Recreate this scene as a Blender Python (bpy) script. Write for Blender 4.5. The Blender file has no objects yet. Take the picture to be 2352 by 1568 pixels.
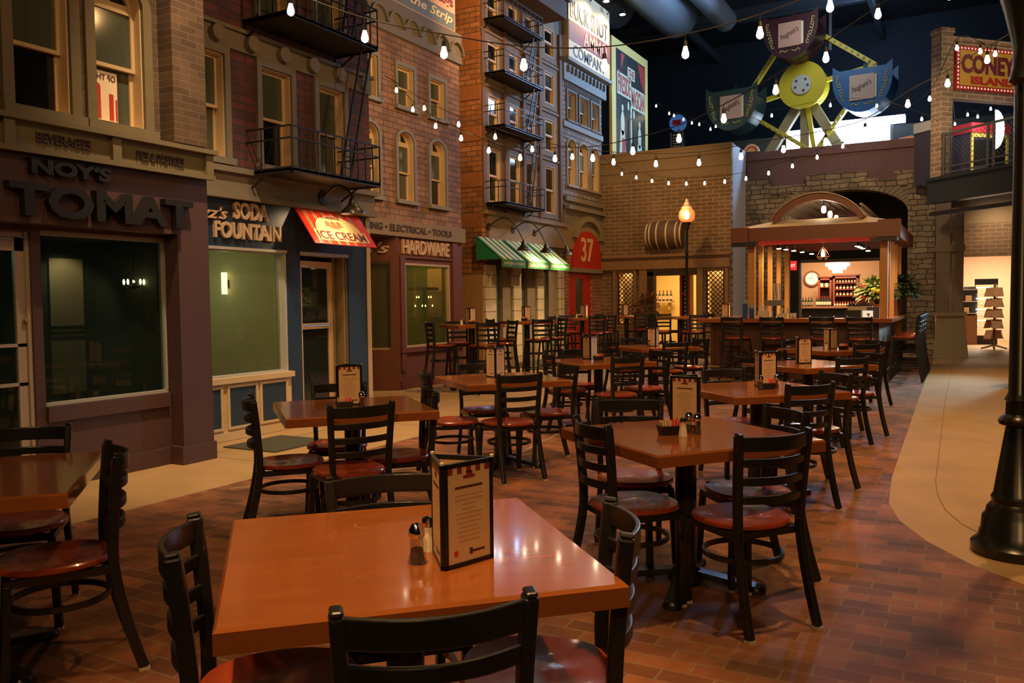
import bpy, math, random
from mathutils import Vector, Matrix
R = math.radians
random.seed(7)
S = bpy.context.scene
COL = S.collection
# ---------------------------------------------------------------- camera
# street frame: X to the right across the street, Y along it, Z up
H = 1.42; F = 1932.0; PITCH = .0473; ROLL = .01205; YAW = R(28.6)
cp, sp, cr, sr = math.cos(PITCH), math.sin(PITCH), math.cos(ROLL), math.sin(ROLL)
cam = bpy.data.cameras.new('camera'); camo = bpy.data.objects.new('camera', cam); COL.objects.link(camo)
cam.sensor_width = 36; cam.lens = 36 * F / 2352; cam.clip_start = .05; cam.clip_end = 200
Mc = Matrix(((1, 0, 0), (0, cp, sp), (0, -sp, cp))) @ Matrix(((cr, -sr, 0), (sr, cr, 0), (0, 0, 1)))
def c2w(v):                       # image-style axes (right, down, forward) to street frame
    w = Mc @ Vector(v); x, y, z = w[0], w[2], -w[1]
    return Vector((x * math.cos(YAW) - y * math.sin(YAW), x * math.sin(YAW) + y * math.cos(YAW), z))
bx, by, bz = c2w((1, 0, 0)), c2w((0, -1, 0)), c2w((0, 0, -1))
camo.matrix_world = Matrix(((bx[0], by[0], bz[0], 0), (bx[1], by[1], bz[1], 0), (bx[2], by[2], bz[2], H), (0, 0, 0, 1)))
S.camera = camo
S.view_settings.view_transform = 'Standard'; S.view_settings.look = 'None'; S.view_settings.gamma = 1
S.view_settings.use_curve_mapping = False; S.view_settings.exposure = 0.0
# ---------------------------------------------------------------- world and lights
W = bpy.data.worlds.new('world'); S.world = W; W.use_nodes = True
W.node_tree.nodes['Background'].inputs[0].default_value = (.10, .16, .30, 1)
W.node_tree.nodes['Background'].inputs[1].default_value = .012
def area(loc, tgt, size, watt, col, spread=180):
    l = bpy.data.lights.new('area_light', 'AREA'); l.energy = watt; l.color = col; l.size = size; l.spread = R(spread)
    o = bpy.data.objects.new('area_light', l); COL.objects.link(o); o.location = loc
    o.rotation_euler = (Vector(tgt) - Vector(loc)).to_track_quat('-Z', 'Y').to_euler(); return o
def spot(loc, tgt, watt, col, ang=60, blend=.6, rad=.05):
    l = bpy.data.lights.new('spot_light', 'SPOT'); l.energy = watt; l.color = col; l.spot_size = R(ang); l.spot_blend = blend; l.shadow_soft_size = rad
    o = bpy.data.objects.new('spot_light', l); COL.objects.link(o); o.location = loc
    o.rotation_euler = (Vector(tgt) - Vector(loc)).to_track_quat('-Z', 'Y').to_euler(); return o
def point(loc, watt, col, rad=.05):
    l = bpy.data.lights.new('point_light', 'POINT'); l.energy = watt; l.color = col; l.shadow_soft_size = rad
    o = bpy.data.objects.new('point_light', l); COL.objects.link(o); o.location = loc; return o
WARM = (1, .56, .21); WARM2 = (1, .68, .38); COOL = (.35, .58, 1)
def flood(loc, tgt, watt, col, ang, rad=.09): return spot(loc, tgt, watt, col, ang, .9, rad)
# unseen floods added high over the dining floor to brighten it
flood((-1.5, 1.0, 6.6), (-1.35, 1.75, 0), 1550, WARM, 30)
flood((-.2, 3.6, 7.0), (-.6, 4.8, 0), 820, WARM, 75)
flood((-4.4, 4.6, 7.2), (-6.0, 6.2, 0), 1900, WARM2, 50)
flood((-3.6, 4.4, 7.2), (-3.8, 5.2, 0), 420, WARM, 60)
flood((-4.2, 9.8, 7.5), (-5.6, 10.8, 0), 1150, WARM, 75)
flood((-1.8, 9.2, 7.5), (-2.2, 9.4, 0), 750, WARM, 80)
flood((.9, 8.5, 7.5), (.7, 7.6, 0), 950, WARM, 75)
flood((1.2, 17.0, 7.5), (.7, 14.5, 0), 1200, WARM, 80)
flood((-4.0, 15.0, 7.0), (-6.4, 15.4, 0), 650, WARM, 90)
# added frontal fill floods shining along the street
flood((1.5, -3.0, 4.6), (-2.2, 6.0, .6), 520, WARM, 62, .15)
flood((-1.5, -3.5, 5.2), (-4.5, 6.0, .4), 330, WARM, 62, .15)
flood((.6, 3.2, 5.6), (-3.5, 12.0, .8), 380, WARM, 70, .15)
flood((.2, 23.6, 3.2), (.56, 25.6, .9), 150, WARM2, 60)  # added lamp that brightens the front of the card rack
# low unseen floods added to light the facades, end walls and bar
flood((-2.6, 3.0, 5.2), (-6.6, 4.6, 3.1), 110, WARM, 95)
flood((-3.2, 6.8, 5.0), (-6.8, 7.4, 3.4), 110, WARM, 100)
flood((-4.2, 9.8, 5.4), (-8.2, 11.8, 4.4), 520, WARM, 95)
flood((-5.6, 12.4, 7.4), (-8.9, 14.7, 6.2), 700, WARM, 80)
flood((-5.4, 17.4, 3.6), (-8.5, 16.2, 1.0), 420, WARM2, 60)
flood((-6.3, 17.4, 5.6), (-7.2, 20.5, 3.4), 240, WARM, 100)
flood((-1.8, 17.8, 6.4), (-2.0, 22.0, 3.0), 330, WARM2, 100)
flood((-2.0, 8.5, 4.6), (-2.4, 15.0, 1.6), 420, WARM, 50)
# cool glow of the upper floor
area((-3.3, 24.6, 8.3), (-8.4, 20.0, 5.4), 1.0, 330, COOL, 120)
area((-3.0, 20.0, 8.2), (-7.6, 19.5, 9.9), 1.0, 70, COOL, 110)
area((-2.6, 29.5, 10.8), (-6.5, 34, 8.5), 3.0, 80, COOL, 170)
area((-3.6, 23.4, 9.6), (-4.6, 27, 8.2), 1.6, 42, (.75, .85, 1), 140)
area((-3.2, 20.4, 8.2), (-3.1, 22.0, 4.9), 1.2, 22, COOL, 140)
# ---------------------------------------------------------------- materials
MAT = {}
def nn(nt, t, **k):
    n = nt.nodes.new(t)
    for a, b in k.items(): setattr(n, a, b)
    return n
def mat(name, col, rough=.6, metal=0, emit=None, es=0, noise=0, nscale=8, bump=0, coat=0, spec=None, stretch=None, alpha=1):
    if name in MAT: return MAT[name]
    m = bpy.data.materials.new(name); m.use_nodes = True; nt = m.node_tree; b = nt.nodes['Principled BSDF']
    b.inputs['Base Color'].default_value = (*col, 1); b.inputs['Roughness'].default_value = rough; b.inputs['Metallic'].default_value = metal
    if coat: b.inputs['Coat Weight'].default_value = coat; b.inputs['Coat Roughness'].default_value = .06
    if spec is not None: b.inputs['Specular IOR Level'].default_value = spec
    if emit: b.inputs['Emission Color'].default_value = (*emit, 1); b.inputs['Emission Strength'].default_value = es
    if noise or bump:
        tc = nn(nt, 'ShaderNodeTexCoord'); mp = nn(nt, 'ShaderNodeMapping'); nt.links.new(tc.outputs['Object'], mp.inputs[0])
        if stretch: mp.inputs['Scale'].default_value = stretch
        no = nn(nt, 'ShaderNodeTexNoise'); no.inputs['Scale'].default_value = nscale; no.inputs['Detail'].default_value = 5; nt.links.new(mp.outputs[0], no.inputs['Vector'])
        if noise:
            mx = nn(nt, 'ShaderNodeMix', data_type='RGBA'); mx.inputs[6].default_value = tuple(c * (1 - noise) for c in col) + (1,)
            mx.inputs[7].default_value = tuple(min(1, c * (1 + noise)) for c in col) + (1,)
            nt.links.new(no.outputs[0], mx.inputs[0]); nt.links.new(mx.outputs[2], b.inputs['Base Color'])
        if bump:
            bp = nn(nt, 'ShaderNodeBump'); bp.inputs['Strength'].default_value = bump; bp.inputs['Distance'].default_value = .01
            nt.links.new(no.outputs[0], bp.inputs['Height']); nt.links.new(bp.outputs[0], b.inputs['Normal'])
    MAT[name] = m; return m
def brick(name, c1, c2, mort, bw=.21, rh=.07, ms=.008, axes='YZ', rough=.85, bias=0, bump=.5, off=.5, patch=.35, vert=False, smooth=.1, dist=0, squash=1):
    if name in MAT: return MAT[name]
    m = bpy.data.materials.new(name); m.use_nodes = True; nt = m.node_tree; b = nt.nodes['Principled BSDF']; b.inputs['Roughness'].default_value = rough
    g = nn(nt, 'ShaderNodeNewGeometry'); s = nn(nt, 'ShaderNodeSeparateXYZ'); c = nn(nt, 'ShaderNodeCombineXYZ')
    nt.links.new(g.outputs['Position'], s.inputs[0])
    nt.links.new(s.outputs[axes[0]], c.inputs[0]); nt.links.new(s.outputs[axes[1]], c.inputs[1])
    t = nn(nt, 'ShaderNodeTexBrick'); t.offset = off; t.squash = squash; t.squash_frequency = 3 if squash != 1 else 2
    src = c.outputs[0]
    if dist:
        dn = nn(nt, 'ShaderNodeTexNoise'); dn.inputs['Scale'].default_value = 3.5; dn.inputs['Detail'].default_value = 3; nt.links.new(c.outputs[0], dn.inputs['Vector'])
        vm = nn(nt, 'ShaderNodeVectorMath', operation='MULTIPLY_ADD'); vm.inputs[1].default_value = (dist * 1.5, dist, 0); nt.links.new(dn.outputs['Color'], vm.inputs[0]); nt.links.new(c.outputs[0], vm.inputs[2]); src = vm.outputs[0]
    nt.links.new(src, t.inputs['Vector'])
    t.inputs['Color1'].default_value = (*c1, 1); t.inputs['Color2'].default_value = (*c2, 1); t.inputs['Mortar'].default_value = (*mort, 1)
    t.inputs['Scale'].default_value = 1; t.inputs['Brick Width'].default_value = bw; t.inputs['Row Height'].default_value = rh
    t.inputs['Mortar Size'].default_value = ms; t.inputs['Mortar Smooth'].default_value = smooth; t.inputs['Bias'].default_value = bias
    no = nn(nt, 'ShaderNodeTexNoise'); no.inputs['Scale'].default_value = 2.2; no.inputs['Detail'].default_value = 4
    nt.links.new(g.outputs['Position'], no.inputs['Vector'])
    mx = nn(nt, 'ShaderNodeMix', data_type='RGBA', blend_type='MULTIPLY'); mx.inputs[0].default_value = 1
    rp = nn(nt, 'ShaderNodeValToRGB'); rp.color_ramp.elements[0].color = (1 - patch,) * 3 + (1,); rp.color_ramp.elements[1].color = (1 + patch,) * 3 + (1,)
    rp.color_ramp.elements[0].position = .3; rp.color_ramp.elements[1].position = .7
    nt.links.new(no.outputs[0], rp.inputs[0]); nt.links.new(t.outputs['Color'], mx.inputs[6]); nt.links.new(rp.outputs[0], mx.inputs[7])
    nt.links.new(mx.outputs[2], b.inputs['Base Color'])
    bp = nn(nt, 'ShaderNodeBump'); bp.inputs['Strength'].default_value = bump; bp.inputs['Distance'].default_value = .01; bp.invert = True
    nt.links.new(t.outputs['Fac'], bp.inputs['Height']); nt.links.new(bp.outputs[0], b.inputs['Normal'])
    MAT[name] = m; return m
def glassmat(name, tint=(.5, .6, .5), tr=.6, rough=.04, haze=(.1, .12, .09)):
    if name in MAT: return MAT[name]
    m = bpy.data.materials.new(name); m.use_nodes = True; nt = m.node_tree; nt.nodes.clear()
    o = nn(nt, 'ShaderNodeOutputMaterial'); tb = nn(nt, 'ShaderNodeBsdfTransparent'); tb.inputs[0].default_value = (*tint, 1)
    df = nn(nt, 'ShaderNodeBsdfDiffuse'); df.inputs[0].default_value = (*haze, 1)
    gl = nn(nt, 'ShaderNodeBsdfGlossy'); gl.inputs['Roughness'].default_value = rough; gl.inputs[0].default_value = (.9, .9, .9, 1)
    fr = nn(nt, 'ShaderNodeFresnel'); fr.inputs[0].default_value = 1.5
    m1 = nn(nt, 'ShaderNodeMixShader'); m1.inputs[0].default_value = 1 - tr; m2 = nn(nt, 'ShaderNodeMixShader')
    nt.links.new(tb.outputs[0], m1.inputs[1]); nt.links.new(df.outputs[0], m1.inputs[2])
    gg = nn(nt, 'ShaderNodeNewGeometry'); mu = nn(nt, 'ShaderNodeMath', operation='SUBTRACT', use_clamp=True); nt.links.new(fr.outputs[0], mu.inputs[0]); nt.links.new(gg.outputs['Backfacing'], mu.inputs[1])
    nt.links.new(mu.outputs[0], m2.inputs[0]); nt.links.new(m1.outputs[0], m2.inputs[1]); nt.links.new(gl.outputs[0], m2.inputs[2])
    nt.links.new(m2.outputs[0], o.inputs[0]); MAT[name] = m; return m
def emi(name, col, s): return mat(name, (.8, .8, .8), .5, emit=col, es=s)
black = mat('black_painted_steel', (.012, .012, .013), .32, noise=.2)
blackwood = mat('black_lacquered_wood', (.016, .013, .012), .30)
iron = mat('dark_iron', (.012, .010, .009), .5)
seatm = mat('mahogany_seat', (.30, .048, .016), .24, coat=.25, noise=.35, nscale=5, stretch=(1, 6, 1))
tablem = mat('orange_oak_tabletop', (.27, .082, .021), .15, noise=.22, nscale=3.5, stretch=(1, 5, 1), coat=.35)
tableedge = mat('tabletop_edge_wood', (.30, .075, .02), .25, noise=.3, nscale=6, stretch=(8, 8, 1))
cream = mat('cream_paint', (.62, .45, .25), .55, noise=.06)
glide = mat('pale_plastic_glide', (.5, .42, .3), .5)
chrome = mat('chrome', (.75, .73, .7), .12, metal=1)
alu = mat('dull_aluminium', (.5, .5, .52), .35, metal=.7)
darkpane = mat('dark_window_glass', (.008, .010, .008), .06, spec=.8)
greypane = mat('grey_window_glass', (.075, .085, .062), .10, spec=.8)
bluepane = mat('blue_grey_window_glass', (.10, .15, .14), .12, spec=.8)
paper = mat('cream_menu_paper', (.72, .50, .30), .5)
ink = mat('dark_brown_ink', (.09, .03, .02), .6)
redink = mat('dark_red_ink', (.25, .03, .02), .6)
white = mat('white_plastic', (.75, .72, .66), .5)
bulbm = emi('lit_bulb_glass', (1, .80, .52), 30)
# ---------------------------------------------------------------- mesh helper
class MB:
    def __init__(s): s.v = []; s.f = []
    def add(s, vs, fs):
        n = len(s.v); s.v += [tuple(v) for v in vs]; s.f += [tuple(i + n for i in f) for f in fs]; return s
    def box(s, x0, x1, y0, y1, z0, z1):
        return s.add([(x0, y0, z0), (x1, y0, z0), (x1, y1, z0), (x0, y1, z0), (x0, y0, z1), (x1, y0, z1), (x1, y1, z1), (x0, y1, z1)],
                     [(3, 2, 1, 0), (4, 5, 6, 7), (0, 1, 5, 4), (1, 2, 6, 5), (2, 3, 7, 6), (3, 0, 4, 7)])
    def bar(s, p, q, w, h=None, up=(0, 0, 1)):
        h = h or w; p = Vector(p); q = Vector(q); d = (q - p).normalized(); up = Vector(up)
        if abs(d.dot(up)) > .98: up = Vector((0, 1, 0))
        a = d.cross(up).normalized() * w / 2; b = a.cross(d).normalized() * h / 2
        return s.add([p - a - b, p + a - b, p + a + b, p - a + b, q - a - b, q + a - b, q + a + b, q - a + b],
                     [(0, 1, 2, 3), (7, 6, 5, 4), (0, 4, 5, 1), (1, 5, 6, 2), (2, 6, 7, 3), (3, 7, 4, 0)])
    def sweep(s, pts, w, h, closed=False, up=(0, 0, 1), round_=0):
        # rectangular or round section swept along pts
        P = [Vector(p) for p in pts]; n = len(P); k = round_ or 4; rings = []
        for i in range(n):
            a = P[(i - 1) % n] if (i > 0 or closed) else P[i]; b = P[(i + 1) % n] if (i < n - 1 or closed) else P[i]
            d = (b - a).normalized(); u = Vector(up)
            if abs(d.dot(u)) > .97: u = Vector((0, 1, 0)) if abs(d[1]) < .9 else Vector((1, 0, 0))
            x = d.cross(u).normalized(); y = x.cross(d).normalized()
            if round_: ring = [P[i] + x * math.cos(2 * math.pi * j / k) * w + y * math.sin(2 * math.pi * j / k) * h for j in range(k)]
            else: ring = [P[i] + x * w / 2 * sx + y * h / 2 * sy for sx, sy in ((-1, -1), (1, -1), (1, 1), (-1, 1))]
            rings.append(ring)
        vs = [v for r in rings for v in r]; fs = []
        for i in range(n if closed else n - 1):
            i2 = (i + 1) % n
            for j in range(k): j2 = (j + 1) % k; fs.append((i * k + j, i * k + j2, i2 * k + j2, i2 * k + j))
        if not closed: fs += [tuple(range(k - 1, -1, -1)), tuple((n - 1) * k + j for j in range(k))]
        return s.add(vs, fs)
    def tube(s, pts, r, k=8, closed=False): return s.sweep(pts, r, r, closed, round_=k)
    def lathe(s, prof, n=20, c=(0, 0, 0)):
        vs = []; fs = []; m = len(prof)
        for i in range(n):
            a = 2 * math.pi * i / n
            for r, z in prof: vs.append((c[0] + r * math.cos(a), c[1] + r * math.sin(a), c[2] + z))
        for i in range(n):
            i2 = (i + 1) % n
            for j in range(m - 1): fs.append((i * m + j, i2 * m + j, i2 * m + j + 1, i * m + j + 1))
        if prof[0][0] > 1e-5: fs.append(tuple(i * m for i in range(n))[::-1])
        if prof[-1][0] > 1e-5: fs.append(tuple(i * m + m - 1 for i in range(n)))
        return s.add(vs, fs)
    def prism(s, poly, d0, d1, ax='X'):
        # poly in (Y,Z) for X, (X,Z) for Y, (X,Y) for Z
        def P(a, b, d): return (d, a, b) if ax == 'X' else ((a, d, b) if ax == 'Y' else (a, b, d))
        n = len(poly); vs = [P(a, b, d0) for a, b in poly] + [P(a, b, d1) for a, b in poly]
        return s.add(vs, [tuple(range(n)), tuple(range(2 * n - 1, n - 1, -1))] + [(i, n + i, n + (i + 1) % n, (i + 1) % n) for i in range(n)])
    def grid(s, fn, nu, nv, closed_u=False):
        vs = [fn(i / (nu - (0 if closed_u else 1)), j / (nv - 1)) for i in range(nu) for j in range(nv)]; fs = []
        for i in range(nu if closed_u else nu - 1):
            for j in range(nv - 1): a = i * nv + j; b = ((i + 1) % nu) * nv + j; fs.append((a, b, b + 1, a + 1))
        return s.add(vs, fs)
    def build(s, name, m, parent=None, smooth=False, bevel=0, loc=None):
        me = bpy.data.meshes.new(name); me.from_pydata(s.v, [], s.f)
        me.materials.append(m)
        o = bpy.data.objects.new(name, me); COL.objects.link(o)
        import bmesh
        bm = bmesh.new(); bm.from_mesh(me); bmesh.ops.recalc_face_normals(bm, faces=bm.faces); bm.to_mesh(me); bm.free()
        if smooth:
            me.shade_smooth()
            try: me.set_sharp_from_angle(angle=R(40))
            except Exception: pass
        if bevel:
            b = o.modifiers.new('bevel', 'BEVEL'); b.width = bevel; b.segments = 2; b.limit_method = 'ANGLE'
        if parent: o.parent = parent
        if loc: o.location = loc
        return o
def tag(o, label, cat, group=None, kind=None):
    if label: o['label'] = label
    if cat: o['category'] = cat
    if group: o['group'] = group
    if kind: o['kind'] = kind
    return o
def thing(name, label=None, cat=None, loc=(0, 0, 0), rz=0, group=None, kind=None):
    o = bpy.data.objects.new(name, None); o.empty_display_size = .1; COL.objects.link(o); o.location = loc; o.rotation_euler = (0, 0, rz)
    return tag(o, label, cat, group, kind)
def struct(name, mb, m, **k):
    o = mb.build(name, m, **k)
    if not o.parent: o['kind'] = 'structure'
    return o
def dup(src, loc=None, rz=None, label=None, group=None, rot=None):
    kids = list(src.children); c = src.copy(); COL.objects.link(c)
    if loc is not None: c.location = loc
    if rz is not None: c.rotation_euler = (0, 0, rz)
    if rot is not None: c.rotation_euler = rot
    if label: c['label'] = label
    if group: c['group'] = group
    for k in kids:
        d = k.copy(); COL.objects.link(d); d.parent = c; d.matrix_parent_inverse = k.matrix_parent_inverse
        for g in list(k.children):
            e = g.copy(); COL.objects.link(e); e.parent = d; e.matrix_parent_inverse = g.matrix_parent_inverse
    return c
def textmb(s, w, h, depth=.02, bold=0, shear=0, space=1.0):
    """letters as mesh data fitted to a w x h box, centred, in local XY, extruded along Z"""
    cu = bpy.data.curves.new('t', 'FONT'); cu.body = s; cu.align_x = 'CENTER'; cu.offset = bold; cu.shear = shear; cu.space_character = space; cu.resolution_u = 3
    o = bpy.data.objects.new('t', cu); COL.objects.link(o); bpy.context.view_layer.update()
    me = bpy.data.meshes.new_from_object(o.evaluated_get(bpy.context.evaluated_depsgraph_get()))
    V = [v.co.copy() for v in me.vertices]; Fs = [tuple(p.vertices) for p in me.polygons]
    bpy.data.objects.remove(o); bpy.data.curves.remove(cu); bpy.data.meshes.remove(me)
    x0, x1 = min(v.x for v in V), max(v.x for v in V); y0, y1 = min(v.y for v in V), max(v.y for v in V)
    fx = w / (x1 - x0); fy = h / (y1 - y0)
    P = [((v.x - (x0 + x1) / 2) * fx, (v.y - (y0 + y1) / 2) * fy) for v in V]
    n = len(P); cnt = {}
    for f in Fs:
        for i in range(len(f)):
            e = (f[i], f[(i + 1) % len(f)]); cnt[e] = 1
    mb = MB(); vs = [(x, y, depth) for x, y in P] + [(x, y, 0) for x, y in P]
    fs = list(Fs) + [tuple(i + n for i in f[::-1]) for f in Fs]
    for a, b in cnt:
        if (b, a) not in cnt: fs.append((b, a, a + n, b + n))
    mb.add(vs, fs); return mb
def place(mb, o, u, v):
    """map local XYZ onto origin o with right u, up v"""
    u = Vector(u).normalized(); v = Vector(v).normalized(); n = u.cross(v); o = Vector(o)
    mb.v = [tuple(o + u * a + v * b + n * c) for a, b, c in mb.v]; return mb
def text(name, s, o, u, v, w, h, m, parent, **k):
    return place(textmb(s, w, h, **k), o, u, v).build(name, m, parent)
YP, ZP, XP = (0, 1, 0), (0, 0, 1), (1, 0, 0)
# ================================================================ floor
concrete = mat('tan_stained_concrete', (.39, .245, .105), .6, noise=.22, nscale=2.5, bump=.15)
b = MB(); b.box(-12, 12, -4, 36, -.2, -.004); struct('floor', b, concrete)
pav = brick('brick_paving', (.25, .085, .034), (.105, .038, .018), (.19, .115, .06), bw=.205, rh=.102, ms=.005, axes='XY', rough=.6, patch=.5, bump=.4)
pts = [(-5.15, -4), (12, -4), (12, 4.30), (1.0, 4.42), (.55, 4.55), (.25, 4.78), (.02, 5.02), (-.20, 5.38), (-.38, 5.82), (-.48, 6.3), (-.53, 7.2), (-.56, 9), (-.62, 13), (-.72, 20.8), (-.72, 22), (-5.15, 22), (-5.15, -4)][:-1]
b = MB(); b.prism(pts, -.1, 0, 'Z'); struct('floor.001', b, pav)
groove = mat('dark_floor_joint', (.20, .13, .065), .8)
b = MB()
b.sweep([(-.33, 22, -.003), (-.28, 12, -.003), (-.22, 7.2, -.003), (-.19, 6.7, -.003), (-.13, 6.25, -.003), (-.03, 5.9, -.003), (.12, 5.62, -.003), (.33, 5.4, -.003), (.65, 5.24, -.003), (1.2, 5.15, -.003)], .006, .004)
for yy in (3.1, 5.55, 8.0, 10.4, 12.8, 15.2, 17.6): b.box(-8.5, -5.16, yy, yy + .008, -.005, -.002)
b.box(-6.4, -6.392, -2, 20, -.005, -.002)
struct('trim_1', b, groove)
b = MB(); b.bar((-5.0, 4.6, .003), (-3.55, 6.9, .003), .03, .006); b.bar((-3.62, 6.4, .003), (-3.9, 8.4, .003), .03, .006)
o = b.build('floor_threshold_strip', mat('brass_strip', (.55, .45, .28), .3, metal=.5)); tag(o, 'thin pale metal strip set in the brick paving under the middle tables', 'floor strip')
b = MB(); b.box(-6.55, -5.85, 5.95, 6.75, -.003, .008); o = b.build('dark_floor_patch', mat('dark_green_patch', (.06, .055, .03), .95, noise=.2, nscale=40)); tag(o, 'dark flat patch on the pale walkway before the soda fountain', 'doormat')  # flat dark green rectangle laid on the walkway
# ================================================================ facades
def wallX(name, X, y0, y1, z0, z1, holes, m, th=.16, par=None):
    ys = sorted({y0, y1, *[h[0] for h in holes], *[h[1] for h in holes]}); b = MB()
    ys = [y for y in ys if y0 <= y <= y1]
    for a, c in zip(ys[:-1], ys[1:]):
        z = z0
        for h in sorted([h for h in holes if h[0] <= a and h[1] >= c], key=lambda h: h[2]):
            if h[2] > z: b.box(X - th, X, a, c, z, h[2])
            z = h[3]
        if z < z1: b.box(X - th, X, a, c, z, z1)
    return struct(name, b, m, parent=par)
def wallY(name, Y, x0, x1, z0, z1, holes, m, th=.16):
    xs = sorted({x0, x1, *[h[0] for h in holes], *[h[1] for h in holes]}); b = MB()
    for a, c in zip(xs[:-1], xs[1:]):
        z = z0
        for h in sorted([h for h in holes if h[0] <= a and h[1] >= c], key=lambda h: h[2]):
            if h[2] > z: b.box(a, c, Y, Y + th, z, h[2])
            z = h[3]
        if z < z1: b.box(a, c, Y, Y + th, z, z1)
    return struct(name, b, m)
WN = [0]
def arch(b, X0, X1, y0, y1, zs, r0, r1, n=14, ky=1.0):
    """half ring between radii in the YZ plane centred on the opening"""
    c = (y0 + y1) / 2; P = []
    for i in range(n + 1): a = math.pi * i / n; P.append((c + r1 * math.cos(a), zs + r1 * ky * math.sin(a)))
    for i in range(n + 1): a = math.pi * (n - i) / n; P.append((c + r0 * math.cos(a), zs + r0 * ky * math.sin(a)))
    for i in range(n):
        q = [P[i], P[i + 1], P[2 * n - i], P[2 * n + 1 - i]]; b.prism(q, X0, X1, 'X')
def window(X, y0, y1, z0, z1, sur, sw=.08, arched=False, panes=(None, None), d=.14, sill=True, fr=.035, curtain=False, st=None, opn=False):
    """double hung sash window set in a facade facing the street; y0..z1 is the opening inside the surround"""
    WN[0] += 1; w = thing('window_%d' % WN[0], kind='structure')
    st = st or cream; pu = panes[0] or greypane; pl = panes[1] or greypane
    top = z1 - (y1 - y0) / 2 * (.75 if arched else 0)
    if sur:
        b = MB(); b.box(X - .01, X + .035, y0 - sw, y0, z0 - sw, top); b.box(X - .01, X + .035, y1, y1 + sw, z0 - sw, top)
        b.box(X - .01, X + .035 + (.04 if sill else 0), y0 - sw - (.02 if sill else 0), y1 + sw + (.02 if sill else 0), z0 - sw, z0)
        if arched: arch(b, X - .01, X + .035, y0, y1, top, (y1 - y0) / 2, (y1 - y0) / 2 + sw, ky=.75)
        else: b.box(X - .01, X + .035, y0 - sw, y1 + sw, z1, z1 + sw * 1.1)
        b.build('surround', sur, w)
    b = MB(); b.box(X - d - .02, X + .002, y0, y0 + .012, z0, top); b.box(X - d - .02, X + .002, y1 - .012, y1, z0, top); b.box(X - d - .02, X + .002, y0, y1, z0, z0 + .012)
    if arched:
        arch(b, X - d - .02, X + .002, y0, y1, top, (y1 - y0) / 2 - .012, (y1 - y0) / 2, ky=.75)
        b.box(X - d, X - d + .05, y0, y1, top - .03, top + .02); c = (y0 + y1) / 2; b.box(X - d, X - d + .04, c - .012, c + .012, top, z1)
        arch(b, X - d, X - d + .04, y0, y1, top, (y1 - y0) / 2 - .04, (y1 - y0) / 2, ky=.75)
    else: b.box(X - d - .02, X + .002, y0, y1, z1 - .012, z1)
    b.build('frame', st, w)
    t = top - (.03 if arched else .012); mid = z0 + (t - z0) * .5
    for k, (a, c2, xo, pm) in enumerate(((mid - .01, t, .035, pu), (z0 + .012, mid + .025, 0, pl))):
        b = MB(); x = X - d + xo
        b.box(x, x + .03, y0 + .01, y0 + .01 + fr, a, c2); b.box(x, x + .03, y1 - .01 - fr, y1 - .01, a, c2)
        b.box(x, x + .03, y0 + .01 + fr, y1 - .01 - fr, a, a + fr * .9); b.box(x, x + .03, y0 + .01 + fr, y1 - .01 - fr, c2 - fr * .9, c2)
        s = b.build('sash', st, w); b = MB(); b.box(x + .008, x + .014, y0 + .01 + fr, y1 - .01 - fr, a + fr * .9, c2 - fr * .9); b.build('pane', pm, s)
    if arched:
        b = MB(); n = 12; c = (y0 + y1) / 2; r = (y1 - y0) / 2 - .02
        b.prism([(c + r * math.cos(math.pi * i / n), top + .01 + r * .75 * math.sin(math.pi * i / n)) for i in range(n + 1)], X - d + .005, X - d + .012, 'X'); b.build('pane', darkpane, w)
    return w
def spandrel(X, y0, y1, z1, m, th=.16):
    """wall corners above an arched opening"""
    b = MB(); r = (y1 - y0) / 2; top = z1 - r * .75; c = (y0 + y1) / 2; n = 10
    for s in (-1, 1):
        for i in range(n):
            a0, a1 = math.pi / 2 * i / n, math.pi / 2 * (i + 1) / n
            b.prism([(c + s * r * math.cos(a0), z1 + .001), (c + s * r * math.cos(a0), top + .75 * r * math.sin(a0)), (c + s * r * math.cos(a1), top + .75 * r * math.sin(a1)), (c + s * r * math.cos(a1), z1 + .001)], X - th, X, 'X')
    return b
plum = mat('plum_brown_paint', (.085, .042, .040), .55, noise=.08)
stone1 = mat('olive_stone_trim', (.17, .135, .075), .75, noise=.12)
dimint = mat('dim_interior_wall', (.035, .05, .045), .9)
bk1 = brick('brown_brick', (.125, .072, .038), (.08, .045, .026), (.13, .10, .065), bw=.19, rh=.062, ms=.006)
bk1y = brick('brown_brick_side', (.125, .072, .038), (.08, .045, .026), (.13, .10, .065), bw=.19, rh=.062, ms=.006, axes='XZ')
# ---- automat building (nearest on the left)
X1 = -6.33
wallX('wall_left', X1, 0, 5.5, 0, 2.6, [(4.0, 5.18, .64, 2.02), (3.05, 3.92, 0, 2.0)], plum)
wallX('wall_left.001', X1, 0, 5.5, 2.84, 5.2, [(3.82, 4.3, 2.93, 3.95), (4.50, 4.98, 2.93, 4.16)], bk1)
struct('wall_left.002', spandrel(X1, 4.50, 4.98, 4.16, bk1), bk1)
b = MB(); b.box(-7.2, X1 - .01, 5.40, 5.5, 0, 5.2); struct('wall_left.003', b, plum)
b = MB(); b.box(X1 + .001, -6.17, 5.16, 5.5, 0, 2.05); b.box(X1 + .001, -6.17, 0, 5.5, 2.05, 2.58); struct('wall_left.004', b, plum)
b = MB(); b.box(X1 - .02, -6.15, 5.13, 5.515, 0, .16); b.box(X1 - .02, X1 + .02, 3.97, 5.14, 0, .15); b.box(X1 - .02, X1 + .03, 4.0, 5.14, .52, .64); struct('baseboard_left', b, plum)
b = MB(); b.box(X1 - .02, -6.15, 5.14, 5.5, 2.86, 5.2); struct('wall_left.005', b, bk1)
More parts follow.
